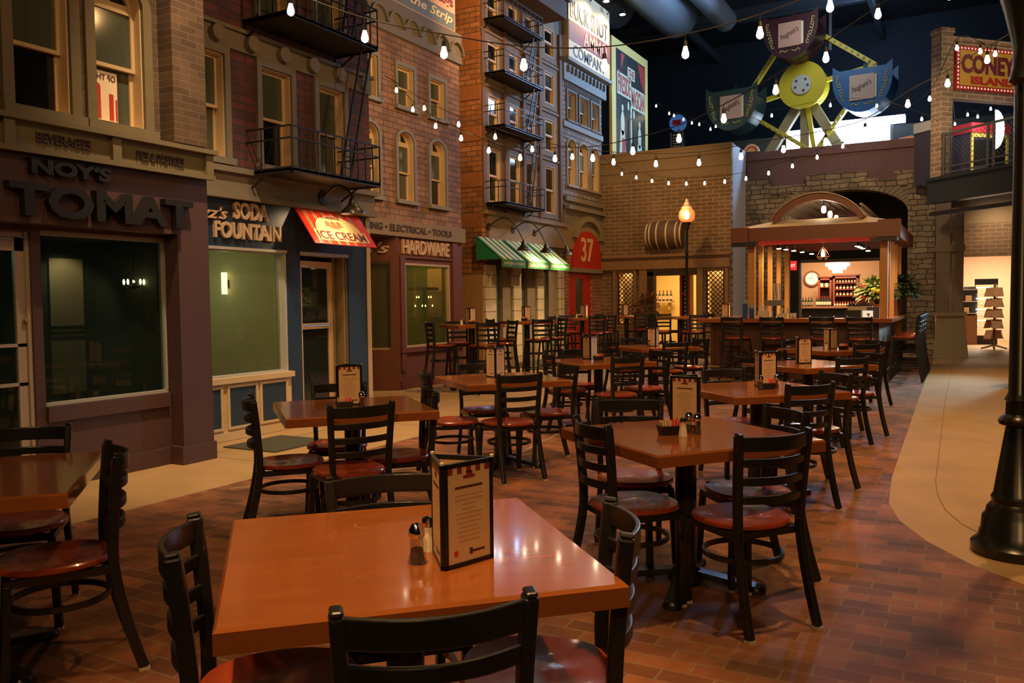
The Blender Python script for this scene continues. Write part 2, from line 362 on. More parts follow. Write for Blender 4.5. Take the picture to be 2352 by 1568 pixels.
window(X1, 3.83, 4.29, 2.94, 3.94, stone1, .085, panes=(greypane, darkpane))
w2 = window(X1, 4.51, 4.97, 2.94, 4.15, stone1, .085, arched=True)
# sign band with raised panel frames
b = MB(); b.box(X1 - .05, X1 + .20, 0, 5.53, 2.585, 2.80)
o = thing('fascia_sign', 'stone coloured band lettered BEVERAGES and PIES & PASTRIES over the automat', 'sign')
b.build('panel', stone1, o); b = MB(); b.box(X1 - .02, X1 + .26, 0, 5.56, 2.79, 2.83); b.box(X1 + .20, X1 + .235, 0, 5.54, 2.56, 2.60)
for yy in (1.3, 2.5, 3.66, 4.53, 5.48): b.box(X1 + .20, X1 + .235, yy - .04, yy + .04, 2.6, 2.79)
b.build('moulding', stone1, o)
dkl = mat('dark_raised_lettering', (.05, .028, .018), .6)
text('lettering', 'BEVERAGES', (X1 + .20, 4.09, 2.69), YP, ZP, .44, .075, dkl, o, depth=.015, bold=.015)
text('lettering', 'PIES & PASTRIES', (X1 + .20, 4.97, 2.68), YP, ZP, .48, .075, dkl, o, depth=.015, bold=.015)
o = thing('shop_sign', "large black raised letters NOY'S TOMAT on the brown automat front", 'sign')
bl = mat('black_sign_letters', (.010, .008, .007), .5)
text('lettering', "NOY'S", (-6.17, 4.15, 2.475), YP, ZP, .66, .12, bl, o, depth=.06, bold=.05)
text('lettering', 'TOMAT', (-6.17, 4.46, 2.22), YP, ZP, 1.64, .25, bl, o, depth=.07, bold=.035)
# big shop window
WN[0] += 1; w = thing('window_%d' % WN[0], kind='structure')
b = MB(); al = mat('pale_window_frame', (.42, .40, .38), .4)
for a in ((4.0, 5.18, 1.985, 2.02), (4.0, 5.18, .64, .665), (4.0, 4.025, .66, 1.99), (5.155, 5.18, .66, 1.99)): b.box(X1 - .10, X1 - .04, *a)
b.build('frame', al, w); b = MB(); b.box(X1 - .075, X1 - .07, 4.02, 5.16, .66, 1.99); b.build('pane', glassmat('smoky_glass', (.75, .85, .8), .85, .02, (.03, .05, .045)), w)
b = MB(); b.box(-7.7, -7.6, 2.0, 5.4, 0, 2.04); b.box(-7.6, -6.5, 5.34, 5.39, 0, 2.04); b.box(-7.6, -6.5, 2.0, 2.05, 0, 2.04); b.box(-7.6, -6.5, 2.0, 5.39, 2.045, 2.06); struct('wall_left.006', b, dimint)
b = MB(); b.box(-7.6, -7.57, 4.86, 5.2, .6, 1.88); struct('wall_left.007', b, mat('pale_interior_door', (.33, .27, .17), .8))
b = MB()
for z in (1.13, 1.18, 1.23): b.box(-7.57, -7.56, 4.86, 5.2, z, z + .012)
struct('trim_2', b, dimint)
t = thing('chandelier', 'small glowing candle chandelier seen inside the automat window', 'chandelier', (-6.88, 5.24, 1.61))
b = MB(); b.tube([(0, 0, .3), (0, 0, .05)], .006); b.lathe([(.02, -.03), (.05, .0), (.02, .03)], 10)
for k in range(5): a = k * 1.257; b.tube([(0, 0, 0), (.06 * math.cos(a), .06 * math.sin(a), -.02), (.09 * math.cos(a), .09 * math.sin(a), .01)], .004, 6)
b.build('arm', iron, t)
for k in range(5): a = k * 1.257; bb = MB(); bb.lathe([(.004, 0), (.011, .02), (.008, .045), (0, .055)], 8, (.09 * math.cos(a), .09 * math.sin(a), .01)); bb.build('bulb', emi('chandelier_bulb', (1, .6, .25), 18), t)
point((-7.0, 3.6, 1.9), 2.0, (.45, .9, .9), .1); spot((-7.3, 4.9, 2.0), (-7.6, 5.05, 1.4), 9, WARM2, 90)
# french door at the far left
WN[0] = WN[0]; dr = thing('door_1', kind='structure')
b = MB(); b.box(X1 - .09, X1 - .04, 3.05, 3.92, 1.955, 2.0)
for y in (3.05, 3.89): b.box(X1 - .09, X1 - .02, y, y + .03, 0, 2.0)
for y in (3.40, 3.82): b.box(X1 - .08, X1 - .04, y, y + .07, .02, 1.95)
b.box(X1 - .08, X1 - .04, 3.62, 3.645, .02, 1.95)
for z in (.02, 1.85): b.box(X1 - .08, X1 - .04, 3.4, 3.89, z, z + .1)
for z in (.82, 1.12): b.box(X1 - .08, X1 - .04, 3.4, 3.89, z, z + .025)
b.build('frame', mat('pale_door_paint', (.45, .37, .32), .5), dr); b = MB(); b.box(X1 - .062, X1 - .058, 3.05, 3.89, .1, 1.9); b.build('pane', MAT['smoky_glass'], dr)
b = MB(); b.lathe([(.004, 0), (.018, .005), (.018, .02), (0, .025)], 12); b.v = [(z + X1 - .04, x + 3.875, y + 1.42 - .1) for x, y, z in b.v]; b.build('knob', mat('brass', (.6, .4, .15), .3, metal=.9), dr)
# mirrored poster panel just before the pane, its board made faintly glowing
o = thing('window_poster', 'red and white poster panel with reversed lettering in the arched automat window', 'poster')
b = MB(); b.box(X1 - .115, X1 - .108, 4.56, 4.80, 2.99, 3.40); b.build('board', mat('poster_white', (.75, .6, .4), .6, emit=(1, .6, .3), es=.12), o)
b = MB(); b.box(X1 - .107, X1 - .104, 4.57, 4.64, 3.0, 3.26); arch(b, X1 - .107, X1 - .104, 4.57, 4.64, 3.26, .0, .035)
b.box(X1 - .107, X1 - .104, 4.72, 4.76, 3.0, 3.22); b.box(X1 - .107, X1 - .104, 4.78, 4.795, 3.0, 3.18); b.build('print', mat('poster_red', (.5, .04, .02), .6), o)
text('lettering', 'OF THE', (X1 - .105, 4.68, 3.35), (0, -1, 0), ZP, .21, .05, ink, o, depth=-.002, bold=.02)

# ---- soda fountain building
X2 = -6.85
grey2 = mat('grey_cornice_paint', (.20, .17, .13), .75, noise=.1)
bk2 = brick('purple_red_brick', (.14, .042, .038), (.08, .034, .032), (.055, .035, .03), bw=.23, rh=.085, ms=.009, patch=.4)
navy = mat('navy_paint', (.014, .030, .062), .45, noise=.1)
wallX('wall_left.008', X2, 5.5, 8.72, 0, 2.55, [(6.0, 7.2, .66, 2.02), (7.44, 8.3, 0, 2.03)], navy)
holes2 = [(5.72, 6.36, 2.95, 4.02), (6.88, 7.34, 2.95, 4.02), (7.80, 8.26, 2.95, 4.02), (5.75, 6.2, 4.62, 5.7), (6.88, 7.34, 4.55, 5.7), (7.80, 8.26, 4.55, 5.7)]
wallX('wall_left.009', X2, 5.5, 8.78, 2.84, 4.12, holes2[:3], bk2)
wallX('wall_left.010', X2, 5.5, 8.78, 4.30, 6.6, holes2[3:], bk2)
b = MB(); b.box(X2 - .16, X2 + .05, 5.5, 8.80, 2.55, 2.84); b.box(X2, X2 + .09, 5.5, 8.82, 2.53, 2.58); b.box(X2, X2 + .10, 5.5, 8.82, 2.80, 2.86); struct('trim_3', b, grey2)
b = MB(); b.box(X2 - .16, X2 + .03, 5.5, 8.80, 4.10, 4.32); b.box(X2, X2 + .07, 5.5, 8.82, 4.29, 4.33); struct('trim_4', b, grey2)
b = MB()
for k in range(6):
    bb = MB(); bb.lathe([(.085, 0), (.085, .07), (.075, .075), (0, .075)], 24); y = 6.24 + .475 * k
    b.add([(z + X2 + .03, x + y, yy + 4.205) for x, yy, z in bb.v], bb.f)
struct('trim_5', b, grey2)
for k, h in enumerate(holes2): window(X2, h[0], h[1], h[2], h[3], grey2, .07, panes=(greypane, darkpane if k in (1,) else greypane))
b = MB(); b.box(-8.3, X2 - .1, 8.70, 8.80, 0, 6.6); struct('wall_left.011', b, mat('cream_corner_board', (.50, .36, .20), .6))
b = MB(); b.box(X2 - .1, X2 + .012, 8.66, 8.735, 0, 2.52); struct('trim_6', b, MAT['cream_corner_board'])
# knee wall with navy panels
b = MB(); b.box(X2 - .1, X2 + .03, 5.5, 7.22, 0, .62); b.box(X2 - .1, X2 + .07, 5.5, 7.24, .60, .66); b.box(X2, X2 + .045, 5.5, 7.22, 0, .09); o = thing('baseboard_left.001', kind='structure'); b.build('panelling', cream, o)
b = MB(); c = MB()
for y in (5.80, 6.29, 6.75):
    y1 = y + .37
    for q in ((y - .03, y1 + .03, .55, .575), (y - .03, y1 + .03, .115, .14), (y - .03, y, .14, .55), (y1, y1 + .03, .14, .55)): b.box(X2 + .03, X2 + .05, *q)
    c.box(X2 + .03, X2 + .038, y, y1, .14, .55)
b.build('moulding', cream, o); c.build('panel', mat('navy_panel', (.02, .04, .07), .35), o)
WN[0] += 1; w = thing('window_%d' % WN[0], kind='structure'); b = MB()
for a in ((5.55, 7.2, 1.985, 2.02), (5.55, 7.2, .66, .68), (5.95, 5.975, .68, 1.99), (7.17, 7.2, .68, 1.99)): b.box(X2 - .12, X2 + .01, *a)
b.box(X2 - .02, X2 + .03, 5.5, 7.2, 2.0, 2.03)
b.build('frame', al, w); b = MB(); b.box(X2 - .085, X2 - .08, 5.96, 7.18, .67, 1.99); b.build('pane', glassmat('frosted_olive_glass', (.72, .78, .62), .72, .03, (.13, .135, .085)), w)
sodaint = mat('soda_interior_wall', (.36, .32, .20), .9)
b = MB(); b.box(-8.9, -8.8, 5.5, 8.7, 0, 2.6); b.box(-8.8, -7.0, 5.5, 5.55, 0, 2.6); b.box(-8.8, -7.0, 7.28, 7.33, 0, 2.6); b.box(-8.8, -7.0, 5.5, 8.7, 2.5, 2.55); struct('wall_left.012', b, sodaint)
point((-7.25, 6.0, 2.3), 22, (1, .74, .40), .05); point((-8.0, 6.6, 1.7), 14, (.75, .9, .7), .2)
t = thing('wall_sconce', 'slim white glowing sconce seen inside the soda fountain window', 'lamp', (-7.85, 7.27, 0))
b = MB(); b.lathe([(.035, 0), (.035, .26), (0, .262)], 12, (0, -.05, 1.55)); b.build('lamp_shade', emi('sconce_glow', (1, .8, .5), 7), t); b = MB(); b.box(-.02, .02, -.03, .01, 1.62, 1.72); b.build('bracket', iron, t)
# glazed door ajar in its recess
dr = thing('door_2', kind='structure'); b = MB()
b.box(X2 - .16, X2 + .01, 7.44, 8.3, 1.99, 2.03); b.build('lintel', al, dr)
b = MB(); b.box(X2 - .35, X2 - .12, 8.14, 8.18, 0, 2.0); b.box(X2 - .35, X2 - .02, 8.22, 8.25, 0, 2.0); b.box(X2 - .2, X2 - .02, 8.27, 8.3, 0, 2.0); b.build('jamb', mat('bronze_door_jamb', (.25, .18, .09), .35, metal=.3), dr)
leaf = thing('door_leaf', loc=(X2 - .14, 8.13, 0), rz=R(7)); leaf.parent = dr
b = MB()
for q in ((-.70, -.63, .02, 1.93), (-.09, 0, .02, 1.93), (-.63, -.09, 1.85, 1.93), (-.63, -.09, 1.12, 1.19), (-.63, -.09, .02, .14)): b.box(-.02, .02, *q)
b.build('frame', mat('tan_door_frame', (.50, .33, .18), .45), leaf); b = MB(); b.box(-.004, .004, -.63, -.09, .14, 1.85); b.build('pane', glassmat('dark_door_glass', (.25, .3, .28), .55, .03, (.03, .04, .035)), leaf)
b = MB(); b.tube([(.05, -.64, 1.16), (.05, -.08, 1.16)], .012); b.build('push_bar', chrome, leaf)
o = thing('shop_sign', "cream art deco letters zz's SODA FOUNTAIN on the navy fascia", 'sign')
crl = mat('cream_sign_letters', (.55, .38, .24), .5)
text('lettering', "zz's", (X2, 6.17, 2.375), YP, ZP, .34, .13, crl, o, depth=.035, shear=.3, bold=.01)
text('lettering', 'SODA', (X2, 6.68, 2.42), YP, ZP, .50, .185, crl, o, depth=.035, bold=.03)
text('lettering', 'FOUNTAIN', (X2, 6.64, 2.205), YP, ZP, .95, .175, crl, o, depth=.035, bold=.03)
# slanted ice cream sign : top edge on the wall, bottom edge leaning out
o = thing('ice_cream_sign', 'slanted red and cream ICE CREAM sign lit above the soda fountain door', 'sign')
A = Vector((X2 + .02, 7.34, 2.545)); u = Vector(YP); v = Vector((.30, 0, -.42)).normalized(); Ls = 1.13; Hs = .53; nrm = Vector((.81, 0, .58))
def panel(b, u0, u1, v0, v1, d0, d1, A=A, u=u, v=v):
    n = u.cross(-v)
    P = lambda a, c, d: A + u * a + v * c + n * d
    b.add([P(u0, v0, d0), P(u1, v0, d0), P(u1, v1, d0), P(u0, v1, d0), P(u0, v0, d1), P(u1, v0, d1), P(u1, v1, d1), P(u0, v1, d1)], [(3, 2, 1, 0), (4, 5, 6, 7), (0, 1, 5, 4), (1, 2, 6, 5), (2, 3, 7, 6), (3, 0, 4, 7)])
redp = mat('glossy_red_panel', (.62, .035, .015), .3); crp = mat('sign_cream', (.8, .58, .25), .4)
b = MB(); panel(b, 0, Ls, 0, Hs, -.012, 0); b.build('board', redp, o)
b = MB(); c = MB()
for k in range(6):
    a = .10 + k * .155
    for d in (0, .028): panel(b, a + d, a + d + .01, 0, Hs, 0, .002)
    panel(c, a + .01, a + .028, 0, Hs, 0, .0015)
b.build('stripe', crp, o); c.build('stripe', mat('sign_black', (.03, .01, .01), .4), o)
b = MB(); n = 20; pl = [(.13 + .87 / 2 + .40 * math.cos(math.pi * i / n), .33 - .24 * math.sin(math.pi * i / n)) for i in range(n + 1)]
nn_ = u.cross(-v); vs = [A + u * a + v * c_ + nn_ * d for d in (.002, .0045) for a, c_ in pl + [(.155, .33), (.155, .33)][:0]]
b.add(vs, [tuple(range(n + 1)), tuple(range(2 * n + 1, n, -1))] + [(i, i + n + 1, i + n + 2, i + 1) for i in range(n)])
panel(b, .10, 1.03, .32, .475, .002, .0045); b.build('plaque', crp, o)
mr = mat('sign_maroon', (.16, .02, .03), .4)
text('lettering', 'ICE CREAM', A + u * .565 + v * .40 + nn_ * .005, u, -v, .86, .125, mr, o, depth=.003, bold=.02)
text('lettering', 'HOMEMADE', A + u * .52 + v * .125 + nn_ * .005, u, -v, .34, .05, mr, o, depth=.003, bold=.01)
b = MB(); panel(b, .36, .68, .245, .26, .005, .008); panel(b, .42, .62, .26, .28, .005, .008); panel(b, .46, .58, .28, .29, .005, .008); panel(b, .40, .64, .30, .306, .005, .008)
for k in range(3):
    cc = A + u * (.42 + .1 * k) + v * .22 + nn_ * .005; bb = MB(); bb.lathe([(.045, 0), (.035, .004), (0, .006)], 12); place(bb, cc, u, -v); b.add(bb.v, bb.f)
b.build('sundae_print', mat('sundae_red', (.6, .12, .05), .4), o)
def gooseneck(name, label, base, head, out=.42, rise=.14, watt=0, tgt=None, scale=1, grp=None):
    """wall lamp: round plate, curved arm, bell shade"""
    t = thing(name, label, 'lamp', group=grp); bx_, by_, bz_ = base; hx, hy, hz = head
    b = MB(); bb = MB(); bb.lathe([(.06 * scale, 0), (.06 * scale, .015), (0, .02)], 16); b.add([(z + bx_, x + by_, y + bz_) for x, y, z in bb.v], bb.f); b.build('wall_plate', iron, t)
    pts = []
    for i in range(17):
        s = i / 16; x = bx_ + (hx - bx_) * s; y = by_ + (hy - by_) * s; z = bz_ + (hz + .12 * scale - bz_) * s + rise * math.sin(math.pi * s) ** 1.0 * (1 + .6 * s)
        pts.append((x, y, z))
    b = MB(); b.tube(pts, .011 * scale, 8); b.build('arm', iron, t)
    b = MB(); prof = [(.02, .12), (.03, .10), (.045, .05), (.07, .025), (.105, -.01), (.11, -.03), (.10, -.028), (.06, .012), (.0, .03)]
    b.lathe([(r * scale, z * scale) for r, z in prof], 24, head); b.build('lamp_shade', mat('dark_enamel_shade', (.022, .014, .012), .35), t, smooth=True)
    b = MB(); b.lathe([(0, -.02 * scale), (.02 * scale, -.015 * scale), (.026 * scale, 0), (.0, .03 * scale)], 12, head); b.build('bulb', emi('shade_bulb', (1, .72, .4), 12), t, smooth=True)
    if watt: spot((hx, hy, hz - .035 * scale), tgt, watt, (1, .68, .36), 120, .6, .02)
    return t
gooseneck('gooseneck_lamp', 'black gooseneck lamp over the red ice cream sign', (X2 + .05, 7.80, 2.68), (X2 + .54, 7.76, 2.50), watt=30, tgt=(X2 + .1, 7.72, 2.2), rise=.10, scale=1.35)
def fire_escape(X, y0, y1, z, d, rh, label, nb=10, ladder=None, grp=None, name='fire_escape'):
    t = thing(name, label, 'fire escape', group=grp); b = MB()
    b.box(X, X + d, y0, y1, z - .012, z + .012); b.box(X + d - .02, X + d, y0, y1, z - .03, z + .03); b.box(X, X + d, y0, y0 + .02, z - .03, z + .03); b.box(X, X + d, y1 - .02, y1, z - .03, z + .03); b.build('platform', iron, t)
    b = MB()
    for zz in (z + rh, z + rh * .72): b.bar((X, y0, zz), (X + d, y0, zz), .016); b.bar((X + d, y0, zz), (X + d, y1, zz), .016); b.bar((X + d, y1, zz), (X, y1, zz), .016)
    for k in range(nb + 1): y = y0 + (y1 - y0) * k / nb; b.bar((X + d, y, z), (X + d, y, z + rh), .012)
    for y in (y0, y1):
        for k in (1, 2): b.bar((X + d * k / 3, y, z), (X + d * k / 3, y, z + rh), .012)
    b.build('railing', iron, t)
    for y in (y0 + .01, y1 - .01): b = MB(); b.bar((X + .01, y, z - .2), (X + .01, y, z), .02); b.bar((X + .01, y, z - .18), (X + d * .5, y, z - .01), .018); b.build('bracket', iron, t)
    if ladder:
        (ya, za), (yb, zb), lx = ladder; b = MB(); off = .085
        for s in (-1, 1): b.bar((lx, ya + s * off, za), (lx, yb + s * off, zb), .02)
        n = int(abs(zb - za) / .13)
        for k in range(1, n): f = k / n; b.bar((lx, ya + (yb - ya) * f - off, za + (zb - za) * f), (lx, ya + (yb - ya) * f + off, za + (zb - za) * f), .012)
        b.build('ladder', iron, t)
    return t
fire_escape(X2, 6.66, 8.15, 2.83, .64, .45, 'black iron fire escape landing just above the ice cream sign', 11, ladder=((7.62, 2.84), (8.05, 4.42), X2 + .55))
fire_escape(X2, 6.66, 8.15, 4.43, .64, .45, 'upper black iron fire escape landing over the grey disc cornice', 11, ladder=((7.70, 4.44), (8.02, 5.9), X2 + .55))

# ---- hardware building
X3 = -8.2
bk3 = brick('tan_orange_brick', (.31, .165, .09), (.20, .11, .065), (.11, .07, .045), bw=.25, rh=.092, ms=.009, patch=.3)
brn = mat('red_brown_shop_paint', (.13, .042, .022), .5, noise=.12); bandm = mat('tan_sign_band', (.23, .16, .075), .7, noise=.1)
h3 = [(10.28, 10.72, 4.62, 5.27), (11.24, 11.7, 4.62, 5.27), (12.18, 12.64, 4.62, 5.27), (10.28, 10.72, 3.1, 4.22), (11.22, 11.67, 3.1, 4.22), (12.16, 12.63, 3.1, 4.22)]
wallX('wall_left.013', X3, 8.8, 13.16, 2.76, 5.72, h3, bk3)
for k, h in enumerate(h3):
    window(X3, h[0], h[1], h[2], h[3], mat('blue_grey_stone_trim', (.22, .20, .155), .7, noise=.1), .06, arched=k > 2, panes=(greypane, darkpane if k == 5 else greypane))
    if k > 2: struct('wall_left.014', spandrel(X3, h[0], h[1], h[3], bk3), bk3)
grey3 = mat('grey_parapet', (.17, .15, .12), .75, noise=.1)
b = MB(); b.box(X3 - .16, X3 + .04, 8.8, 13.2, 5.72, 6.25)
for k in range(9): y = 9.15 + .45 * k; arch(b, X3 + .04, X3 + .10, y, y + .45, 5.86, .19, .225, ky=1.0)
struct('trim_7', b, grey3)
b = MB(); b.box(X3 - .16, X3 + .06, 8.8, 13.2, 2.50, 2.76); o = thing('fascia_sign', 'tan band lettered PLUMBING ELECTRICAL TOOLS above the hardware shop', 'sign'); b.build('panel', bandm, o)
text('lettering', 'PLUMBING \u2022 ELECTRICAL \u2022 TOOLS', (X3 + .06, 11.27, 2.63), YP, ZP, 2.9, .11, dkl, o, depth=.012, bold=.02)
wallX('wall_left.015', X3, 11.22, 13.16, 0, 2.52, [(11.36, 12.72, .68, 2.08)], brn)
b = MB(); b.box(X3 - .05, X3 + .035, 11.22, 11.34, .3, 2.2); b.box(X3 - .05, X3 + .035, 12.8, 12.95, .1, 2.5); b.box(X3 - .05, X3 + .05, 11.2, 13.16, .60, .68); b.box(X3 - .05, X3 + .04, 11.2, 13.16, 0, .14); b.box(X3, X3 + .03, 11.24, 12.78, 2.16, 2.19); struct('trim_8', b, brn)
b = MB()   # splayed entry wall
Pa, Pb = Vector((X3, 11.22, 0)), Vector((-9.0, 10.78, 0)); dd = (Pb - Pa).normalized()
for a0, a1, z0, z1 in ((0, .12, 0, 2.52), (.62, .95, 0, 2.52), (.12, .62, 0, .66), (.12, .62, 2.1, 2.52)):
    p, q = Pa + dd * a0, Pa + dd * a1; n_ = Vector((dd[1], -dd[0], 0)) * .1; 
    b.add([p + ZP_ for p in (p, q, q - n_, p - n_) for ZP_ in (Vector((0, 0, z0)), Vector((0, 0, z1)))], [(0, 2, 3, 1), (2, 4, 5, 3), (4, 6, 7, 5), (6, 0, 1, 7), (1, 3, 5, 7), (0, 6, 4, 2)])
struct('wall_left.016', b, brn)
b = MB(); b.box(-9.3, X3, 8.8, 11.3, 2.48, 2.52); b.box(-9.4, -9.3, 8.8, 11.0, 0, 2.5); struct('ceiling.001', b, brn)
WN[0] += 1; w = thing('window_%d' % WN[0], kind='structure'); b = MB(); tn = mat('tan_window_frame', (.40, .30, .18), .5)
for a0, a1, z0, z1 in ((.12, .62, .66, .69), (.12, .62, 2.07, 2.1), (.12, .15, .69, 2.07), (.59, .62, .69, 2.07)): p, q = Pa + dd * a0, Pa + dd * a1; b.bar((p[0], p[1], (z0 + z1) / 2), (q[0], q[1], (z0 + z1) / 2), .05, z1 - z0)
b.build('frame', tn, w); b = MB(); p, q = Pa + dd * .14, Pa + dd * .6; b.bar((p[0], p[1], 1.38), (q[0], q[1], 1.38), .006, 1.4); b.build('pane', glassmat('olive_glass', (.55, .55, .35), .5, .03, (.10, .085, .035)), w)
WN[0] += 1; w = thing('window_%d' % WN[0], kind='structure'); b = MB()
for a in ((11.36, 12.72, 2.045, 2.08), (11.36, 12.72, .68, .71), (11.36, 11.39, .7, 2.05), (12.69, 12.72, .7, 2.05)): b.box(X3 - .08, X3 + .01, *a)
b.build('frame', tn, w); b = MB(); b.box(X3 - .05, X3 - .045, 11.38, 12.7, .7, 2.05); b.build('pane', glassmat('green_shop_glass', (.7, .75, .5), .72, .02, (.12, .13, .05)), w)
hi = mat('hardware_interior', (.16, .17, .07), .9)
b = MB(); b.box(-10.6, -10.5, 10.9, 13.6, 0, 2.6); b.box(-10.5, -8.4, 13.2, 13.3, 0, 2.6); b.box(-10.5, -8.4, 11.1, 13.2, 2.5, 2.55); struct('wall_left.017', b, hi)
b = MB(); b.box(-8.98, -8.62, 13.17, 13.2, 1.15, 2.05); struct('wall_left.018', b, mat('peach_panel', (.7, .4, .22), .8))
point((-9.0, 12.2, 2.3), 30, WARM2, .05); point((-8.75, 12.7, 2.2), 6, WARM, .04)
t = thing('display_lamp', 'sparkling glass lamp with lit candles seen inside the hardware shop window', 'lamp', (-8.88, 12.9, 1.30))
b = MB(); b.box(-.2, .2, -.2, .2, .35, .40); b.tube([(0, 0, .35), (0, 0, 0)], .02); b.build('hood', iron, t)
for k in range(8): a = k * .785; bb = MB(); bb.lathe([(0, -.02), (.016, 0), (0, .03)], 6, (.16 * math.cos(a), .16 * math.sin(a), .22 - .16 * (k % 2))); bb.build('candle', emi('shade_bulb', (1, .72, .4), 12), t)
o = thing('shop_sign', "white raised letters HARDWARE and us's on red brown panels", 'sign')
text('lettering', 'HARDWARE', (X3 + .0, 11.99, 2.345), YP, ZP, 1.40, .235, crl, o, depth=.04, bold=.015)
text('lettering', "us's", Pa + dd * .44 + Vector((.054, -.098, 2.32)), -dd, ZP, .62, .18, crl, o, depth=.02, shear=.35, bold=.02)
# rooftop billboard
o = thing('rooftop_billboard', 'billboard reading Legs the Strip on top of the hardware building', 'billboard')
b = MB(); b.box(X3 - .02, X3 + .03, 10.55, 13.0, 6.24, 7.3); b.build('board', mat('billboard_cream', (.72, .42, .28), .5, noise=.3, nscale=1.2), o)
b = MB(); b.box(X3 + .03, X3 + .035, 10.58, 12.97, 6.27, 6.56); b.build('stripe', mat('billboard_grey', (.16, .19, .17), .5), o)
text('lettering', 'Legs', (X3 + .031, 12.68, 6.72), YP, ZP, .50, .24, mat('maroon_print', (.22, .03, .03), .5), o, depth=.006, bold=.02)
text('lettering', 'at the Strip', (X3 + .036, 12.05, 6.42), YP, ZP, 1.7, .2, mat('pale_print', (.75, .68, .45), .5), o, depth=.006, shear=.3, bold=.02)

# ---- tall building with fire escapes
X4 = -8.5
bk4y = brick('orange_brick_side', (.42, .17, .06), (.27, .10, .04), (.12, .06, .03), bw=.26, rh=.10, ms=.009, axes='XZ', patch=.35)
b = MB(); b.box(-10.5, X4, 14.4, 14.6, 1.98, 9); struct('wall_left.019', b, bk4y)
b = MB()
for zz in (2.9, 3.7, 4.6, 5.4, 6.35, 7.2): b.box(-9.6, X4 + .012, 14.385, 14.42, zz, zz + .28)
struct('trim_9', b, mat('soldier_brick_band', (.33, .12, .04), .8, noise=.4, nscale=9, stretch=(5, 1, .6)))
wd = mat('barn_wood', (.40, .22, .09), .7, noise=.35, nscale=4, stretch=(14, 1, 1))
b = MB(); b.box(-10.5, -8.52, 14.42, 14.6, 0, 1.98); struct('wall_left.020', b, wd)
tan4 = mat('taupe_facade', (.20, .15, .09), .75, noise=.15)
h4 = []
for c_, (y0, y1) in enumerate(((14.72, 15.16), (15.58, 16.02), (16.32, 16.74), (17.28, 17.78))):
    for z0, z1 in ((3.42, 4.5), (4.84, 5.56), (5.92, 6.62), (7.0, 7.6)): h4.append((y0, y1, z0, z1))
wallX('wall_left.021', X4, 14.601, 18.2, 2.72, 9, h4, tan4)
for k, h in enumerate(h4): window(X4, *h, None, panes=(darkpane, darkpane), fr=.05, d=.1)
b = MB()
for y in (14.42, 15.32, 16.14, 16.92, 17.98): b.box(X4, X4 + .05, y, y + .12, 3.2, 7.6)
b.build; pil = mat('brown_pilaster', (.15, .075, .035), .7)
struct('trim_10', b, pil); b = MB()
for z in (3.22, 4.62, 5.70, 6.76): b.box(X4, X4 + .03, 14.4, 18.2, z, z + .05); b.box(X4, X4 + .02, 14.4, 18.2, z + .09, z + .11)
struct('trim_11', b, tan4)
b = MB(); b.box(X4 - .1, X4 + .6, 14.2, 17.2, 7.62, 8.3); b.box(X4 - .1, X4 + .68, 14.2, 17.25, 8.0, 8.3); struct('trim_12', b, mat('brown_cornice', (.14, .085, .04), .7, noise=.2))
for k, (z, rh, lad) in enumerate(((3.36, .44, ((15.62, 3.37), (15.98, 4.86), -8.06)), (4.86, .42, ((15.62, 4.87), (15.98, 5.9), -8.06)), (5.90, .42, ((15.62, 5.91), (15.98, 6.95), -8.06)), (6.95, .42, None))):
    fire_escape(X4, 14.5, 16.2, z, .5, rh, ['lowest fire escape landing on the tall brown building', 'second fire escape landing up on the tall brown building', 'third fire escape landing up on the tall brown building', 'topmost fire escape landing on the tall brown building'][k], 9, lad, 'fire escape landings of the tall brown building')
# ground floor : block piers, dark green windows, awnings
blk = brick('tan_block', (.60, .50, .32), (.54, .44, .28), (.16, .11, .06), bw=2, rh=.245, ms=.008, off=0, patch=.12)
b = MB(); b.box(X4 - .10, X4 + .05, 14.601, 20.5, 2.66, 3.22); b.box(X4, X4 + .10, 14.4, 18.3, 3.16, 3.24); struct('trim_13', b, mat('tan_stone_band', (.26, .18, .09), .7, noise=.15))
b = MB(); b.box(X4 - .1, X4 + .03, 14.6, 18.3, 2.14, 2.66); struct('trim_14', b, mat('dark_plum_band', (.07, .03, .025), .6))
b = MB()
for y0, y1 in ((14.45, 14.88), (15.62, 15.98), (16.74, 17.06), (17.83, 18.14)): b.box(X4 - .12, X4 + .04, y0, y1, .1, 2.16)
struct('wall_left.022', b, blk)
b = MB(); b.box(X4 - .12, X4 + .05, 14.45, 18.14, 0, .12); b.box(X4 - .3, X4 - .2, 14.45, 18.2, 0, 2.7); struct('wall_left.023', b, mat('dim_taupe', (.13, .10, .06), .8))
b = MB()
for y0, y1 in ((15.25, 15.62), (16.36, 16.74), (17.42, 17.83)): b.box(X4 - .2, X4 - .02, y0, y1, .1, 2.2)
struct('trim_15', b, mat('taupe_panel', (.24, .185, .11), .7, noise=.1))
b = MB()
for y0, y1 in ((14.88, 15.25), (15.98, 16.36), (17.06, 17.42)): b.box(X4 - .12, X4 - .10, y0, y1, .1, 2.2)
struct('trim_16', b, mat('grey_green_glass', (.07, .10, .08), .15))
gre = mat('green_awning', (.02, .22, .07), .6); crs = mat('awning_cream', (.62, .52, .36), .65)
